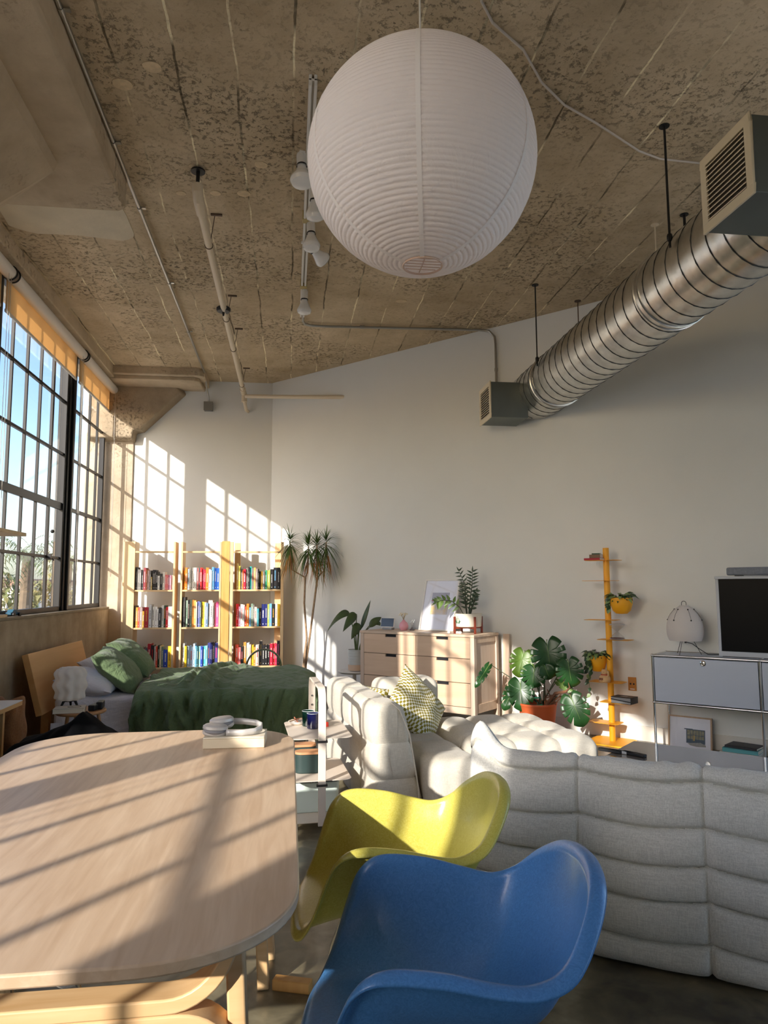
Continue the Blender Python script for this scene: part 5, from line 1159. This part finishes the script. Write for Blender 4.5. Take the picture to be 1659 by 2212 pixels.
for (p1, p2, d, L, W, dr, up) in [((-.03, -.01, .40), (-.07, -.02, .60), (-.8, -.1, .25), .27, .13, 1.0, (.2, -.6, .7)), ((-.01, -.02, .42), (-.0, -.03, .60), (-.5, -.3, -.15), .19, .11, .7, (.2, -.8, .5)),
      ((.02, 0, .42), (.05, .0, .44), (.32, 0, .95), .33, .055, 0, (-.6, -.8, 0)), ((.02, -.04, .38), (.03, -.06, .50), (-.4, -.3, -.35), .15, .10, .5, (.1, -.9, .4)),
      ((.08, .02, .40), (.16, .0, .50), (.7, 0, .25), .18, .07, .7, (.1, -.8, .6)), ((.10, 0, .42), (.14, -.03, .46), (.5, .1, .65), .22, .08, .3, (.1, -.9, .3)), ((.06, .0, .25), (.14, .0, .33), (.8, 0, .3), .16, .02, .3, (0, -.9, .4))]:
    st.tube([(p1[0]*.3, p1[1]*.3, .2), p1, p2], .005, 8, rs=[.008, .006, .004]); bigleaf(lf, p2, d, up, L, W, dr)
lf.build('leaves', mat('leaf_paradise', (74, 92, 50), .45, var=.25, scale=14), t, sm=60, solid=.001); st.build('stems', STM, t)
# dragon tree
t = thing('potted_tree', 'tall dragon tree with two thin trunks beside the bookcases', 'potted tree', (.17, 8.33, 0))
MB().lathe([(.001, 0), (.11, 0), (.14, .26), (.145, .27), (.13, .27), (.125, .24), (.001, .24)], 36).build('pot', mat('stone_pot', (150, 146, 138), .8), t); MB().lathe([(.001, .245), (.125, .24)], 24).build('soil', SOIL, t)
BARK = mat('thin_bark', (176, 146, 116), .9, var=.3, scale=40, bump=.5, bscale=40); tr = MB()
tr.tube([(0, 0, .24), (0, 0, .45), (.03, 0, .75), (.0, 0, 1.15), (.01, 0, 1.44)], .012, 10, rs=[.022, .018, .013, .012, .012]); tr.tube([(.01, 0, .24), (.02, .02, .45), (.07, .02, .8), (.12, .02, 1.2), (.15, .02, 1.44)], .012, 10, rs=[.02, .016, .013, .012, .012])
heads = [((.01, 0, 1.44), (-.17, -.02, 1.86)), ((.01, 0, 1.44), (.045, -.03, 1.80)), ((.15, .02, 1.44), (.14, -.03, 1.82)), ((.15, .02, 1.44), (.25, .04, 1.85))]
for a_, b2 in heads: tr.tube([a_, (b2[0]*.6+a_[0]*.4+(b2[0]-a_[0])*.25, b2[1]*.5+a_[1]*.5, 1.53), b2], .008, 8)
tr.build('trunk', BARK, t)
DG1 = mat('dragon_leaf', (88, 116, 54), .5, var=.25, scale=9); DG2 = mat('dragon_leaf_dry', (186, 130, 70), .8, var=.3, scale=9)
for hi, (a_, b2) in enumerate(heads):
    rd = random.Random(hi+5); g1, g2 = MB(), MB()
    for i in range(58):
        an = rd.uniform(0, 2*PI); f = i/58; z = b2[2]-.12*f+.03; L = rd.uniform(.20, .32)
        el_ = 1.25-2.3*f+rd.uniform(-.2, .2); d = (math.cos(an)*math.cos(el_), math.sin(an)*math.cos(el_), math.sin(el_))
        leaf(g1, (b2[0], b2[1], z), d, (0, 0, 1), L*(1 if hi else .85), .015, .25+.75*f, 6, .3, taper=.4)
    for i in range(16):
        an = rd.uniform(0, 2*PI); leaf(g2, (b2[0]+.02*math.cos(an), b2[1]+.02*math.sin(an), b2[2]-.12-.006*i), (math.cos(an)*.35, math.sin(an)*.35, -.8), (math.cos(an), math.sin(an), .2), rd.uniform(.2, .32), .014, .2, 5, .3, taper=.4)
    g1.build('leaf_crown', DG1, t, sm=60); g2.build('dry_leaves', DG2, t, sm=60)
# ------------------------------------------------------------------ monstera
t = wthing('potted_plant', 'monstera in an orange pot between ottoman and yellow shelf', 'potted plant', 3.85, .42)
MB().lathe([(.001, 0), (.125, 0), (.13, .004), (.166, .285), (.17, .29), (.17, .305), (.158, .305), (.155, .27), (.001, .265)], 48).build('pot', mat('terracotta', (206, 98, 52), .6, var=.06, scale=8), t)
MB().lathe([(.001, .272), (.156, .268)], 24).build('soil', SOIL, t)
def monstera(L, W, notches):
    """outline of a split leaf in its own plane: tip at -L, stalk at 0"""
    pts = []; N = 150
    for i in range(N):
        th = 2*PI*i/N; s_ = 1 if th < PI else -1; a_ = th if th < PI else 2*PI-th      # a_: 0 at top notch, PI at tip
        r = .52+.10*math.sin(a_)+.04*math.cos(2*a_)+.10*(a_/PI)**6
        if a_ < .35: r *= .35+.65*(a_/.35)**.6
        for q in notches:
            dd = abs(a_-q-(.07 if s_ < 0 else 0))
            if dd < .06: r *= .55+.45*(dd/.06)**3
        pts.append((math.sin(a_)*s_*r*W, -L*.45+math.cos(a_)*r*L))
    return pts
ML1 = mat('monstera_green', (38, 78, 36), .35, var=.3, scale=7); ML2 = mat('monstera_pale', (92, 124, 40), .4, var=.35, scale=7)
st = MB(); base = V(.04, 0, .27)
leaves = [(.075, .06, .81, .30, .27, 0, -6, ML1), (-.115, .0, .72, .22, .19, 12, 14, ML2), (.285, .02, .665, .22, .205, -6, -8, ML1), (-.0, -.04, .60, .17, .20, 10, 6, ML1), (.09, -.03, .62, .12, .13, -10, -20, ML1),
          (-.125, -.08, .47, .25, .21, 28, -4, ML1), (-.20, -.02, .42, .24, .12, 45, 25, ML1), (.33, -.06, .37, .25, .20, 10, -22, ML1), (-.44, -.06, .58, .24, .07, 60, 32, ML1), (.14, .10, .46, .20, .06, 40, -60, ML2)]
for i, (x, y, z, L, W, tilt, roll_, mm) in enumerate(leaves):
    pts = monstera(L, W, (1.05, 1.5, 1.95, 2.4) if L > .15 else (1.9,))
    m = MB(); N = len(pts); vs = [V(0, 0, -L*.38)]+[V(px, .0, pz) for px, pz in pts]
    rings = []
    for f in (.35, .7, 1.0):
        for px, pz in pts:
            cx, cz = px*f, (-L*.38)+(pz+L*.38)*f; rings.append(V(cx, .10*abs(cx)-1.0*(cx*cx)/W*.6+.35*max(0, -cz-L*.45)**2/L, cz))
    vs = [V(0, .0, -L*.38)]+rings; fs = [(0, 1+k, 1+(k+1) % N) for k in range(N)]+[(1+r_*N+k, 1+r_*N+N+k, 1+r_*N+N+(k+1) % N, 1+r_*N+(k+1) % N) for r_ in range(2) for k in range(N)]
    m.add(vs, fs)
    o = m.build('leaf', mm, t, sm=60, solid=.0012, loc=(x, y, z+L*.15), rot=(R(-8-tilt*.5), R(roll_), R(24)))
    vn = MB(); vn.tube([(0, -.002, 0), (0, -.001, -L*.85)], .0018, 5, rs=[.003, .0008]); vn.build('leaf_vein', mat('vein_green', (120, 150, 80), .5), t, loc=(x, y, z+L*.15), rot=(R(-8-tilt*.5), R(roll_), R(24)))
    tp = V(x, y+.01, z+L*.15); st.tube([tuple(base+V(.03*math.sin(i*2), .03*math.cos(i*3), 0)), tuple(base.lerp(tp, .5)+V(.0, .02, .03)), tuple(tp)], .004, 6, rs=[.007, .005, .003])
st.build('stems', mat('dark_petiole', (56, 66, 40), .6), t)
m = MB(); rd = random.Random(8)
for i in range(9): m.tube([tuple(base+V(.05, .0, 0)), tuple(base+V(rd.uniform(.02, .16), rd.uniform(-.06, .04), rd.uniform(.05, .12))), tuple(base+V(rd.uniform(.05, .22), rd.uniform(-.05, .05), rd.uniform(.03, .16)))], .005, 6)
m.tube([tuple(base+V(.03, 0, 0)), tuple(base+V(.14, -.02, .13)), tuple(base+V(.24, -.02, .155)), tuple(base+V(.275, -.02, .19)), tuple(base+V(.262, -.02, .235))], .01, 8, rs=[.02, .015, .012, .008, .002]); m.build('aerial_roots', mat('dry_root', (126, 84, 58), .9, var=.4, scale=20), t)
MB().tube([(-.01, -.03, .35), (.02, -.04, .352), (.04, -.02, .351)], .006, 8).tube([(.0, -.05, .275), (.05, -.07, .285), (.07, -.05, .29)], .012, 8).build('plant_tie', mat('tie_green', (40, 150, 110), .5), t)
# ------------------------------------------------------------------ yellow pole shelf
YEL = mat('yellow_steel', (238, 168, 28), .45)
t = wthing('pole_shelf', 'yellow steel pole shelf with cantilevered plates and hanging pots', 'shelf', 4.435, .20)
PU, PO = 4.435, .20
MB().prism(rrect(-.19, .17, -.20, .16, .05, 8), 0, .010).build('base_plate', YEL, t, bevel=.002, sm=30)
MB().tube([(0, 0, .01), (0, 0, .70)], .026, 28).build('pole', YEL, t); MB().tube([(0, 0, .703), (0, 0, 1.66)], .026, 28).build('pole', YEL, t)
plates = [(1.552, -.165, .125), (1.375, -.195, .095), (1.035, -.19, .09), (.868, -.08, .20), (.508, -.165, .13), (.342, -.075, .195), (.165, -.19, .085)]
for z, xa, xb in plates:
    MB().prism(rrect(xa, xb, -.10, .07, .03, 6), z-.003, z).build('shelf_plate', YEL, t, bevel=.0008, sm=30)
def pothos(u, off, z, r, h, label, seed, trail):
    p = wthing('hanging_planter', label, 'planter', u, off, z, 0, 'yellow hanging planters')
    MB().lathe([(.001, 0), (r*.5, .004), (r*.82, h*.22), (r, h*.62), (r*1.02, h), (r*.96, h), (r*.94, h*.6), (r*.5, .02), (.001, .016)], 36).build('pot', YEL, p)
    MB().lathe([(.001, h-.016), (r*.95, h-.02)], 20).build('soil', SOIL, p)
    MB().box(-.012, .012, r*.6, r*.98, h-.05, h-.044).build('bracket', CHROME, p)
    rd = random.Random(seed); a1, a2, s = MB(), MB(), MB()
    for i in range(64):
        an = rd.uniform(0, 2*PI); q = rd.uniform(.3, 1.08)*r; b = (q*math.cos(an), q*math.sin(an), h+rd.uniform(0, .03)); L = rd.uniform(.045, .078)
        leaf(a1 if rd.random() < .65 else a2, b, (math.cos(an), math.sin(an), rd.uniform(-.4, .9)), (.2, -.4, .9), L, .035, .5, 5, .2, taper=.7)
    for i, (an, L) in enumerate(trail):
        pth = [(r*.9*math.cos(an), r*.9*math.sin(an), h)]; x = r*1.08
        for k in range(1, 7): pth.append(((x+.006*math.sin(k*2+i))*math.cos(an+.05*k*(-1)**i), (x+.006*math.sin(k))*math.sin(an+.05*k*(-1)**i), h+.01-L*k/6))
        s.tube(pth, .0018, 5)
        for k in range(1, 7): leaf(a1 if (k+i) % 3 else a2, pth[k], (math.cos(an)*.5+rd.uniform(-.7, .7), math.sin(an)*.5+rd.uniform(-.4, .2), -.6), (0, -1, .2), rd.uniform(.035, .05), .034, .2, 5, .2, taper=.7)
    a1.build('leaves', mat('pothos_dark', (46, 74, 40), .4, var=.2, scale=20), p, sm=60); a2.build('pale_leaves', mat('pothos_pale', (128, 152, 92), .45), p, sm=60)
    if trail: s.build('vines', STM, p)
pothos(4.57, .24, 1.088, .092, .14, 'upper yellow hanging pot with a leafy trailing plant', 1, [(R(200), .10), (R(225), .09)])
pothos(4.325, .20, .584, .078, .14, 'lower yellow hanging pot with long trailing vine', 2, [(R(215), .34), (R(200), .22), (R(240), .14)])
# bits on the pole shelf
def flat_book(u, off, z, L, W, T, c, label, rz=0, grp=None, text=False):
    b = wthing('book', label, 'book', u, off, z, rz, grp)
    MB().box(-L/2+.002, L/2-.002, -W/2+.002, W/2-.002, .002, T-.002).build('pages', PAGES, b, sm=0)
    MB().box(-L/2, L/2, -W/2, W/2, 0, .002).box(-L/2, L/2, -W/2, W/2, T-.002, T).box(-L/2, L/2, -W/2, -W/2+.002, 0, T).build('cover', cover(c) if isinstance(c, str) else c, b, sm=0)
    return b
flat_book(4.35, .25, 1.5525, .15, .10, .018, 'dark_red', 'dark red book, lowest on the top yellow plate', R(-6), 'books on the top plate of the yellow shelf')
flat_book(4.365, .25, 1.5708, .095, .08, .030, 'brown', 'brown patterned book in the middle of the small stack', R(4), 'books on the top plate of the yellow shelf')
flat_book(4.37, .25, 1.6011, .07, .06, .012, 'forest_green', 'tiny green book on top of the small stack', R(8), 'books on the top plate of the yellow shelf')
t = wthing('hourglass', 'clear glass hourglass with dark sand on a yellow plate', 'hourglass', 4.525, .245, .8685)
GL2 = thin_glass('hourglass_glass', (.96, .97, .97), .9)
MB().lathe([(.001, 0), (.052, .001), (.064, .010), (.055, .026), (.012, .066), (.006, .070), (.012, .074), (.055, .114), (.064, .130), (.052, .139), (.001, .140)], 36).build('glass_bulbs', GL2, t)
for z_ in (.010, .130): MB().tube([(.064*math.cos(k), .064*math.sin(k), z_) for k in [2*PI*i/40 for i in range(40)]], .0014, 5, closed=True).build('rim', mat('clear_rim', (206, 214, 216), .1), t)
MB().lathe([(.001, .003), (.050, .004), (.060, .011), (.055, .017), (.001, .02)], 30).build('sand', mat('dark_sand', (104, 66, 60), .9), t)
t = wthing('lucky_cat', 'small tan ceramic beckoning cat with red collar', 'figurine', 4.42, .29, .5085, R(-18))
TC = mat('tan_ceramic', (214, 172, 120), .4); 
MB().lathe([(.001, 0), (.042, .002), (.050, .02), (.046, .045), (.032, .062), (.001, .066)], 28).build('cat_body', TC, t)
m = MB(); m.ball((0, 0, .083), .030, 12, (1.1, .9, .85)); m.build('cat_head', TC, t)
for s_ in (-1, 1): MB().lathe([(.010, 0), (.001, .016)], 10, (s_*.019, 0, .102)).build('ear', TC, t)
MB().tube([(.031*math.cos(k), .029*math.sin(k), .064) for k in [2*PI*i/24 for i in range(24)]], .0035, 6, closed=True).build('collar', mat('collar_red', (190, 40, 40), .5), t)
MB().tube([(.036, -.004, .05), (.046, -.01, .07), (.042, -.012, .10)], .0085, 10).build('raised_paw', TC, t)
for s_ in (-1, 1): MB().ball((s_*.022, -.036, .01), .011, 8, (1, 1.2, .8)).build('foot', TC, t); MB().ball((s_*.011, -.0262, .088), .0022, 6).build('eye', BLACK, t)
m = MB()
for i in range(4): m.box(-.018+.010*i, -.013+.010*i, -.0515, -.047, .020+.004*(i % 2), .040)
m.build('painted_mark', mat('brown_paint', (120, 60, 40), .5), t)
t = wthing('ring_binder', 'thick black binder with silver edge on a yellow plate', 'binder', 4.56, .235, .3425, R(-6))
MB().box(-.085, .085, -.065, .065, 0, .05).build('binder_pages', mat('binder_inner', (168, 166, 164), .4, metal=.4), t, sm=0)
MB().box(-.088, .088, -.068, .068, .050, .054).box(-.088, .088, -.068, .068, 0, .003).box(.086, .090, -.068, .068, 0, .054).box(-.088, .088, -.0665, -.0655, .022, .030, rot=(0, R(5), 0)).build('binder_cover', mat('binder_black', (22, 22, 24), .4), t, sm=0)
MB().box(-.03, .03, -.02, .02, .0541, .0545).build('label_patch', mat('binder_inner', (0, 0, 0)), t, sm=0)
# wall socket plate
t = wthing('wall_socket', 'brass coloured wall plate with two round holes', 'wall socket', 4.555, .0, .475)
MB().box(-.036, .036, -.006, 0, -.058, .058).build('cover_plate', mat('brass_plate', (186, 130, 66), .35, metal=.6), t, bevel=.002)
for x in (-.014, .014):
    m = MB(); m.lathe([(.001, 0), (.0075, 0), (.0075, .002), (.001, .002)], 16); m.build('socket_hole', BLACK, t, loc=(x, -.006, .0), rot=(R(90), 0, 0))
MB().box(-.02, .02, -.0068, -.006, -.048, -.040).build('label_strip', WH, t, sm=0)
for z in (-.028, .026): MB().ball((0, -.0065, z), .003, 6).build('screw', CHROME, t)
# ------------------------------------------------------------------ chrome and grey console
GP = mat('grey_lacquer', (188, 194, 206), .38, spec=.5)
t = wthing('console', 'chrome framed media console with pale grey drop doors', 'console', 5.645, .225)
TB = .0095; W0, W1, D0, D1 = -.78, .78, -.19, .19; ZT_, ZM = .77, .40
fr = []
def rodp(a, b): fr.append((a, b))
for x in (W0, 0, W1):
    for y in (D0, D1): MB().tube([(x, y, .0), (x, y, ZT_)], TB, 14).build('leg', CHROME, t)
for z in (ZT_, ZM):
    for y in (D0, D1): MB().tube([(W0, y, z), (W1, y, z)], TB, 14).build('rail', CHROME, t)
    for x in (W0, 0, W1): MB().tube([(x, D0, z), (x, D1, z)], TB, 14).build('cross_rail', CHROME, t)
for x in (W0, 0, W1):
    for y in (D0, D1):
        for z in (ZT_, ZM): MB().ball((x, y, z), .0125, 8).build('joint', CHROME, t)
MB().box(W0+.01, W1-.01, D0+.008, D1-.008, ZT_-.002, ZT_+.003).build('top_panel', GP, t, sm=0)
MB().box(W0+.01, W1-.01, D0+.02, D1-.01, ZM-.002, ZM+.002).build('bottom_panel', GP, t, sm=0)
MB().box(W0+.01, W1-.01, D1-.008, D1-.004, ZM, ZT_).build('back_panel', GP, t, sm=0)
for x in (W0, W1): MB().box(x-.002, x+.002, D0+.01, D1-.01, ZM, ZT_).build('side_panel', GP, t, sm=0)
for xa, xb, xk in ((W0+.013, -.013, W0+.385), (.013, W1-.013, .39)):
    d = MB().box(xa, xb, D0-.004, D0+.004, ZM+.013, ZT_-.013).build('door', GP, t, bevel=.001)
    k = MB(); k.lathe([(.001, 0), (.022, 0), (.022, .004), (.016, .007), (.016, .004), (.004, .004), (.001, .006)], 24); k.box(-.013, .013, -.002, .002, .003, .008).box(-.002, .002, -.013, .013, .003, .008)
    k.build('lock_knob', CHROME, d, loc=(xk, D0-.004, ZT_-.042), rot=(R(90), 0, 0))
# television
t = wthing('television', 'flat television with thick pale grey frame on the console', 'television', 5.86, .22, .7735)
TG = mat('tv_grey', (186, 188, 192), .5); Wt = .53
m = MB(); m.box(-Wt, Wt, -.035, .04, 0, .042).box(-Wt, Wt, -.06, .07, .603, .625).box(-Wt, -Wt+.022, -.03, .03, .04, .605).box(Wt-.022, Wt, -.03, .03, .04, .605); m.build('tv_frame', TG, t, bevel=.004)
MB().box(-Wt+.02, Wt-.02, -.022, .02, .04, .605).build('tv_back', TG, t, sm=0)
MB().box(-Wt+.022, Wt-.022, -.0245, -.0225, .042, .603).build('screen', mat('tv_screen', (4, 5, 8), .35, spec=.08), t, sm=0)
MB().box(-Wt+.03, Wt-.03, -.05, .05, -.0, .004).build('foot', BLACK, t, sm=0)
t = wthing('soundbar', 'long grey fabric soundbar lying on the television', 'speaker', 5.86, .215, 1.3995)
MB().prism(rrect(-.45, .45, -.04, .04, .038, 8), .006, .068).build('speaker_body', fabric('grey_mesh', (138, 142, 150), (116, 120, 128), 900, .2), t, bevel=.012, sm=50)
for x in (-.36, .36): MB().box(x-.03, x+.03, -.02, .02, 0, .007).build('foot', BLACK, t)
# paper table lamp
t = wthing('paper_lamp', 'ribbed white paper table lamp with laced top on console', 'lamp', 5.075, .22, .7735)
m = MB(); pf = []
NP = 120
for i in range(NP+1):
    f = i/NP; z = .110+.285*f
    r = .142*max(0, 1-((f-.30)/.72)**2.1)**.66 if f > .3 else .142*(1-.14*((.3-f)/.3)**2.4)
    pf.append((max(.034, r)*(1-.012*abs(math.sin(PI*i/3))), z))
m.lathe(pf, 72, cap=False); m.build('paper_shade', translucent('lamp_paper', (232, 224, 218), .3), t, sm=80)
for k in range(3): an = R(-100+120*k); MB().tube([(.045*math.cos(an), .045*math.sin(an), .14), (.115*math.cos(an), .115*math.sin(an), .0)], .0022, 8).build('leg', BLACK, t)
MB().tube([(-.018, 0, .385), (-.018, 0, .41)]+[(-.018*math.cos(k), 0, .41+.018*math.sin(k)) for k in [PI*i/10 for i in range(11)]]+[(.018, 0, .385)], .0022, 8).build('wire_loop', BLACK, t)
def on_shade(an, i, e_=.003): r, z = pf[i]; return ((r+e_)*math.cos(an), (r+e_)*math.sin(an), z)
for k in range(6):
    an = R(-65-48+60*k); l = MB(); l.tube([on_shade(an, i) for i in range(70, 108, 4)], .0013, 5); l.build('lace', BLACK, t)
    for i in (70, 106): MB().ball(on_shade(an, i), .006, 6).build('bead', BLACK, t)
MB().tube([(.0, 0, .15), (.0, 0, .09)], .008, 10).build('socket', BLACK, t)
MB().tube([(.0, 0, .10), (.05, .01, .085), (.10, .02, .045), (.16, .03, .005), (.21, .06, .004), (.24, .12, .004)], .003, 8).build('cord', BLACK, t)
# picture and books standing under the console
OAKF = wood('oak_frame', (186, 158, 128), (166, 136, 106), 'Z', 4)
t = wthing('framed_picture', 'oak framed picture of a glass house under the console', 'picture', 5.05, .14, .001)
HB = mat('picture_slate', (74, 92, 108), .7); HB2 = mat('picture_glass_blocks', (160, 156, 128), .7, var=.4, scale=60); HB3 = mat('picture_ground', (170, 166, 158), .8, var=.2, scale=40)
art = [('print_panel', -.03, .115, .055, .165, HB, 2), ('print_panel', -.022, .107, .12, .158, HB2, 3), ('print_panel', -.022, .107, .088, .115, HB2, 3), ('print_panel', .02, .035, .075, .118, mat('picture_door', (190, 160, 90), .7), 4)]
art += [('print_panel', x, x+.003, .06, .163, HB, 5) for x in (.0, .022, .044, .066, .088)] + [('print_panel', -.045, .02, .160, .168, HB, 4)]
framed(t, .34, .265, .012, OAKF, 8, art)
mb_ = MB(); mb_.prism([(-.02, .052), (.0, .038), (.05, .032), (.12, .036), (.118, .05), (.08, .066), (.03, .06)], -.0026, 0, lambda x, y, z: V(x, z, y)); mb_.build('print_ground', HB3, t, sm=0, rot=(R(-8), 0, 0))
flat_book(5.45, .26, .001, .28, .20, .024, 'white', 'lowest white art book under the console', R(2), 'art books stacked on the floor under the console')
flat_book(5.45, .26, .0255, .275, .20, .020, 'light_grey', 'second book from the floor under the console', R(-1), 'art books stacked on the floor under the console')
flat_book(5.455, .26, .046, .27, .20, .022, 'white', 'third white book in the stack under the console', R(1), 'art books stacked on the floor under the console')
flat_book(5.47, .26, .0685, .25, .19, .030, mat('sea_green_cover', (96, 168, 170), .5), 'sea green book near the top of the console stack', R(-3), 'art books stacked on the floor under the console')
flat_book(5.48, .255, .099, .23, .18, .016, 'charcoal', 'dark grey book on top of the console stack', R(-8), 'art books stacked on the floor under the console')
# ------------------------------------------------------------------ coffee table with remotes
t = thing('coffee_table', 'low glossy taupe coffee table behind the grey sofa', 'coffee table', (2.41, 3.75, 0), R(-45))
cm = mat('taupe_lacquer', (122, 112, 102), .10, spec=.8, coat=1.0)
MB().box(-.65, .65, -.32, .32, .325, .35).build('table_top', cm, t, bevel=.003)
for sx in (-1, 1):
    for sy in (-1, 1): MB().box(-.018, .018, -.018, .018, 0, .325).build('leg', mat('taupe_leg', (96, 88, 80), .5), t, loc=(sx*.58, sy*.25, 0), bevel=.002)
def remote(x, y, rz, m_, label, z=.3505):
    r = thing('remote_control', label, 'remote control', (x, y, z), R(rz), 'remote controls on the coffee table')
    MB().prism(rrect(-.075, .075, -.02, .02, .014, 5), 0, .016).build('remote_body', m_, r, bevel=.004, sm=40)
    MB().lathe([(.001, .016), (.010, .0165), (.010, .0175), (.001, .0175)], 16, (.045, 0, 0)).build('button', BLACK, r)
remote(1.895, 4.165, -50, mat('remote_black', (26, 26, 28), .5), 'left black remote on the coffee table'); remote(1.945, 4.12, -48, mat('remote_silver', (196, 198, 200), .35), 'silver white remote between two dark ones'); remote(1.99, 4.06, -58, MATS['remote_black'], 'right dark remote on the coffee table')
# small black camera bag on a stool beyond the table corner
t = thing('camera', 'black camera seen past the far right table corner', 'camera', (-.10, 5.2, .22)); MB().box(-.07, .07, -.04, .04, 0, .09).build('camera_body', BLACK, t, bevel=.01); m = MB(); m.lathe([(.001, 0), (.038, 0), (.04, .05), (.034, .052), (.03, .045), (.001, .044)], 24); m.build('lens', BLACK, t, loc=(0, -.04, .045), rot=(R(90), 0, 0))
t = thing('stool', 'low white stool under the camera', 'stool', (-.10, 5.2, 0)); MB().lathe([(.001, .19), (.15, .195), (.155, .21), (.15, .219), (.001, .219)], 32).build('seat', WH, t)
for k in range(3): an = R(90+120*k); MB().tube([(.1*math.cos(an), .1*math.sin(an), .2), (.13*math.cos(an), .13*math.sin(an), 0)], .011, 8).build('leg', WH, t)

# unseen box added by the window; its edge cuts the sunlight on the table
t = thing('sun_blocker', 'added tall white box by the window, blocks sun from the dining table', 'sun blocker', (-2.10, -1.35, 0))
MB().box(-.09, .09, -.30, .16, 0, 2.18).build('blocker_body', WH, t, bevel=.004)
MB().box(.091, .105, -.295, .155, .02, 2.16).build('door', WH, t, bevel=.002)  # front slab of the added sun blocker
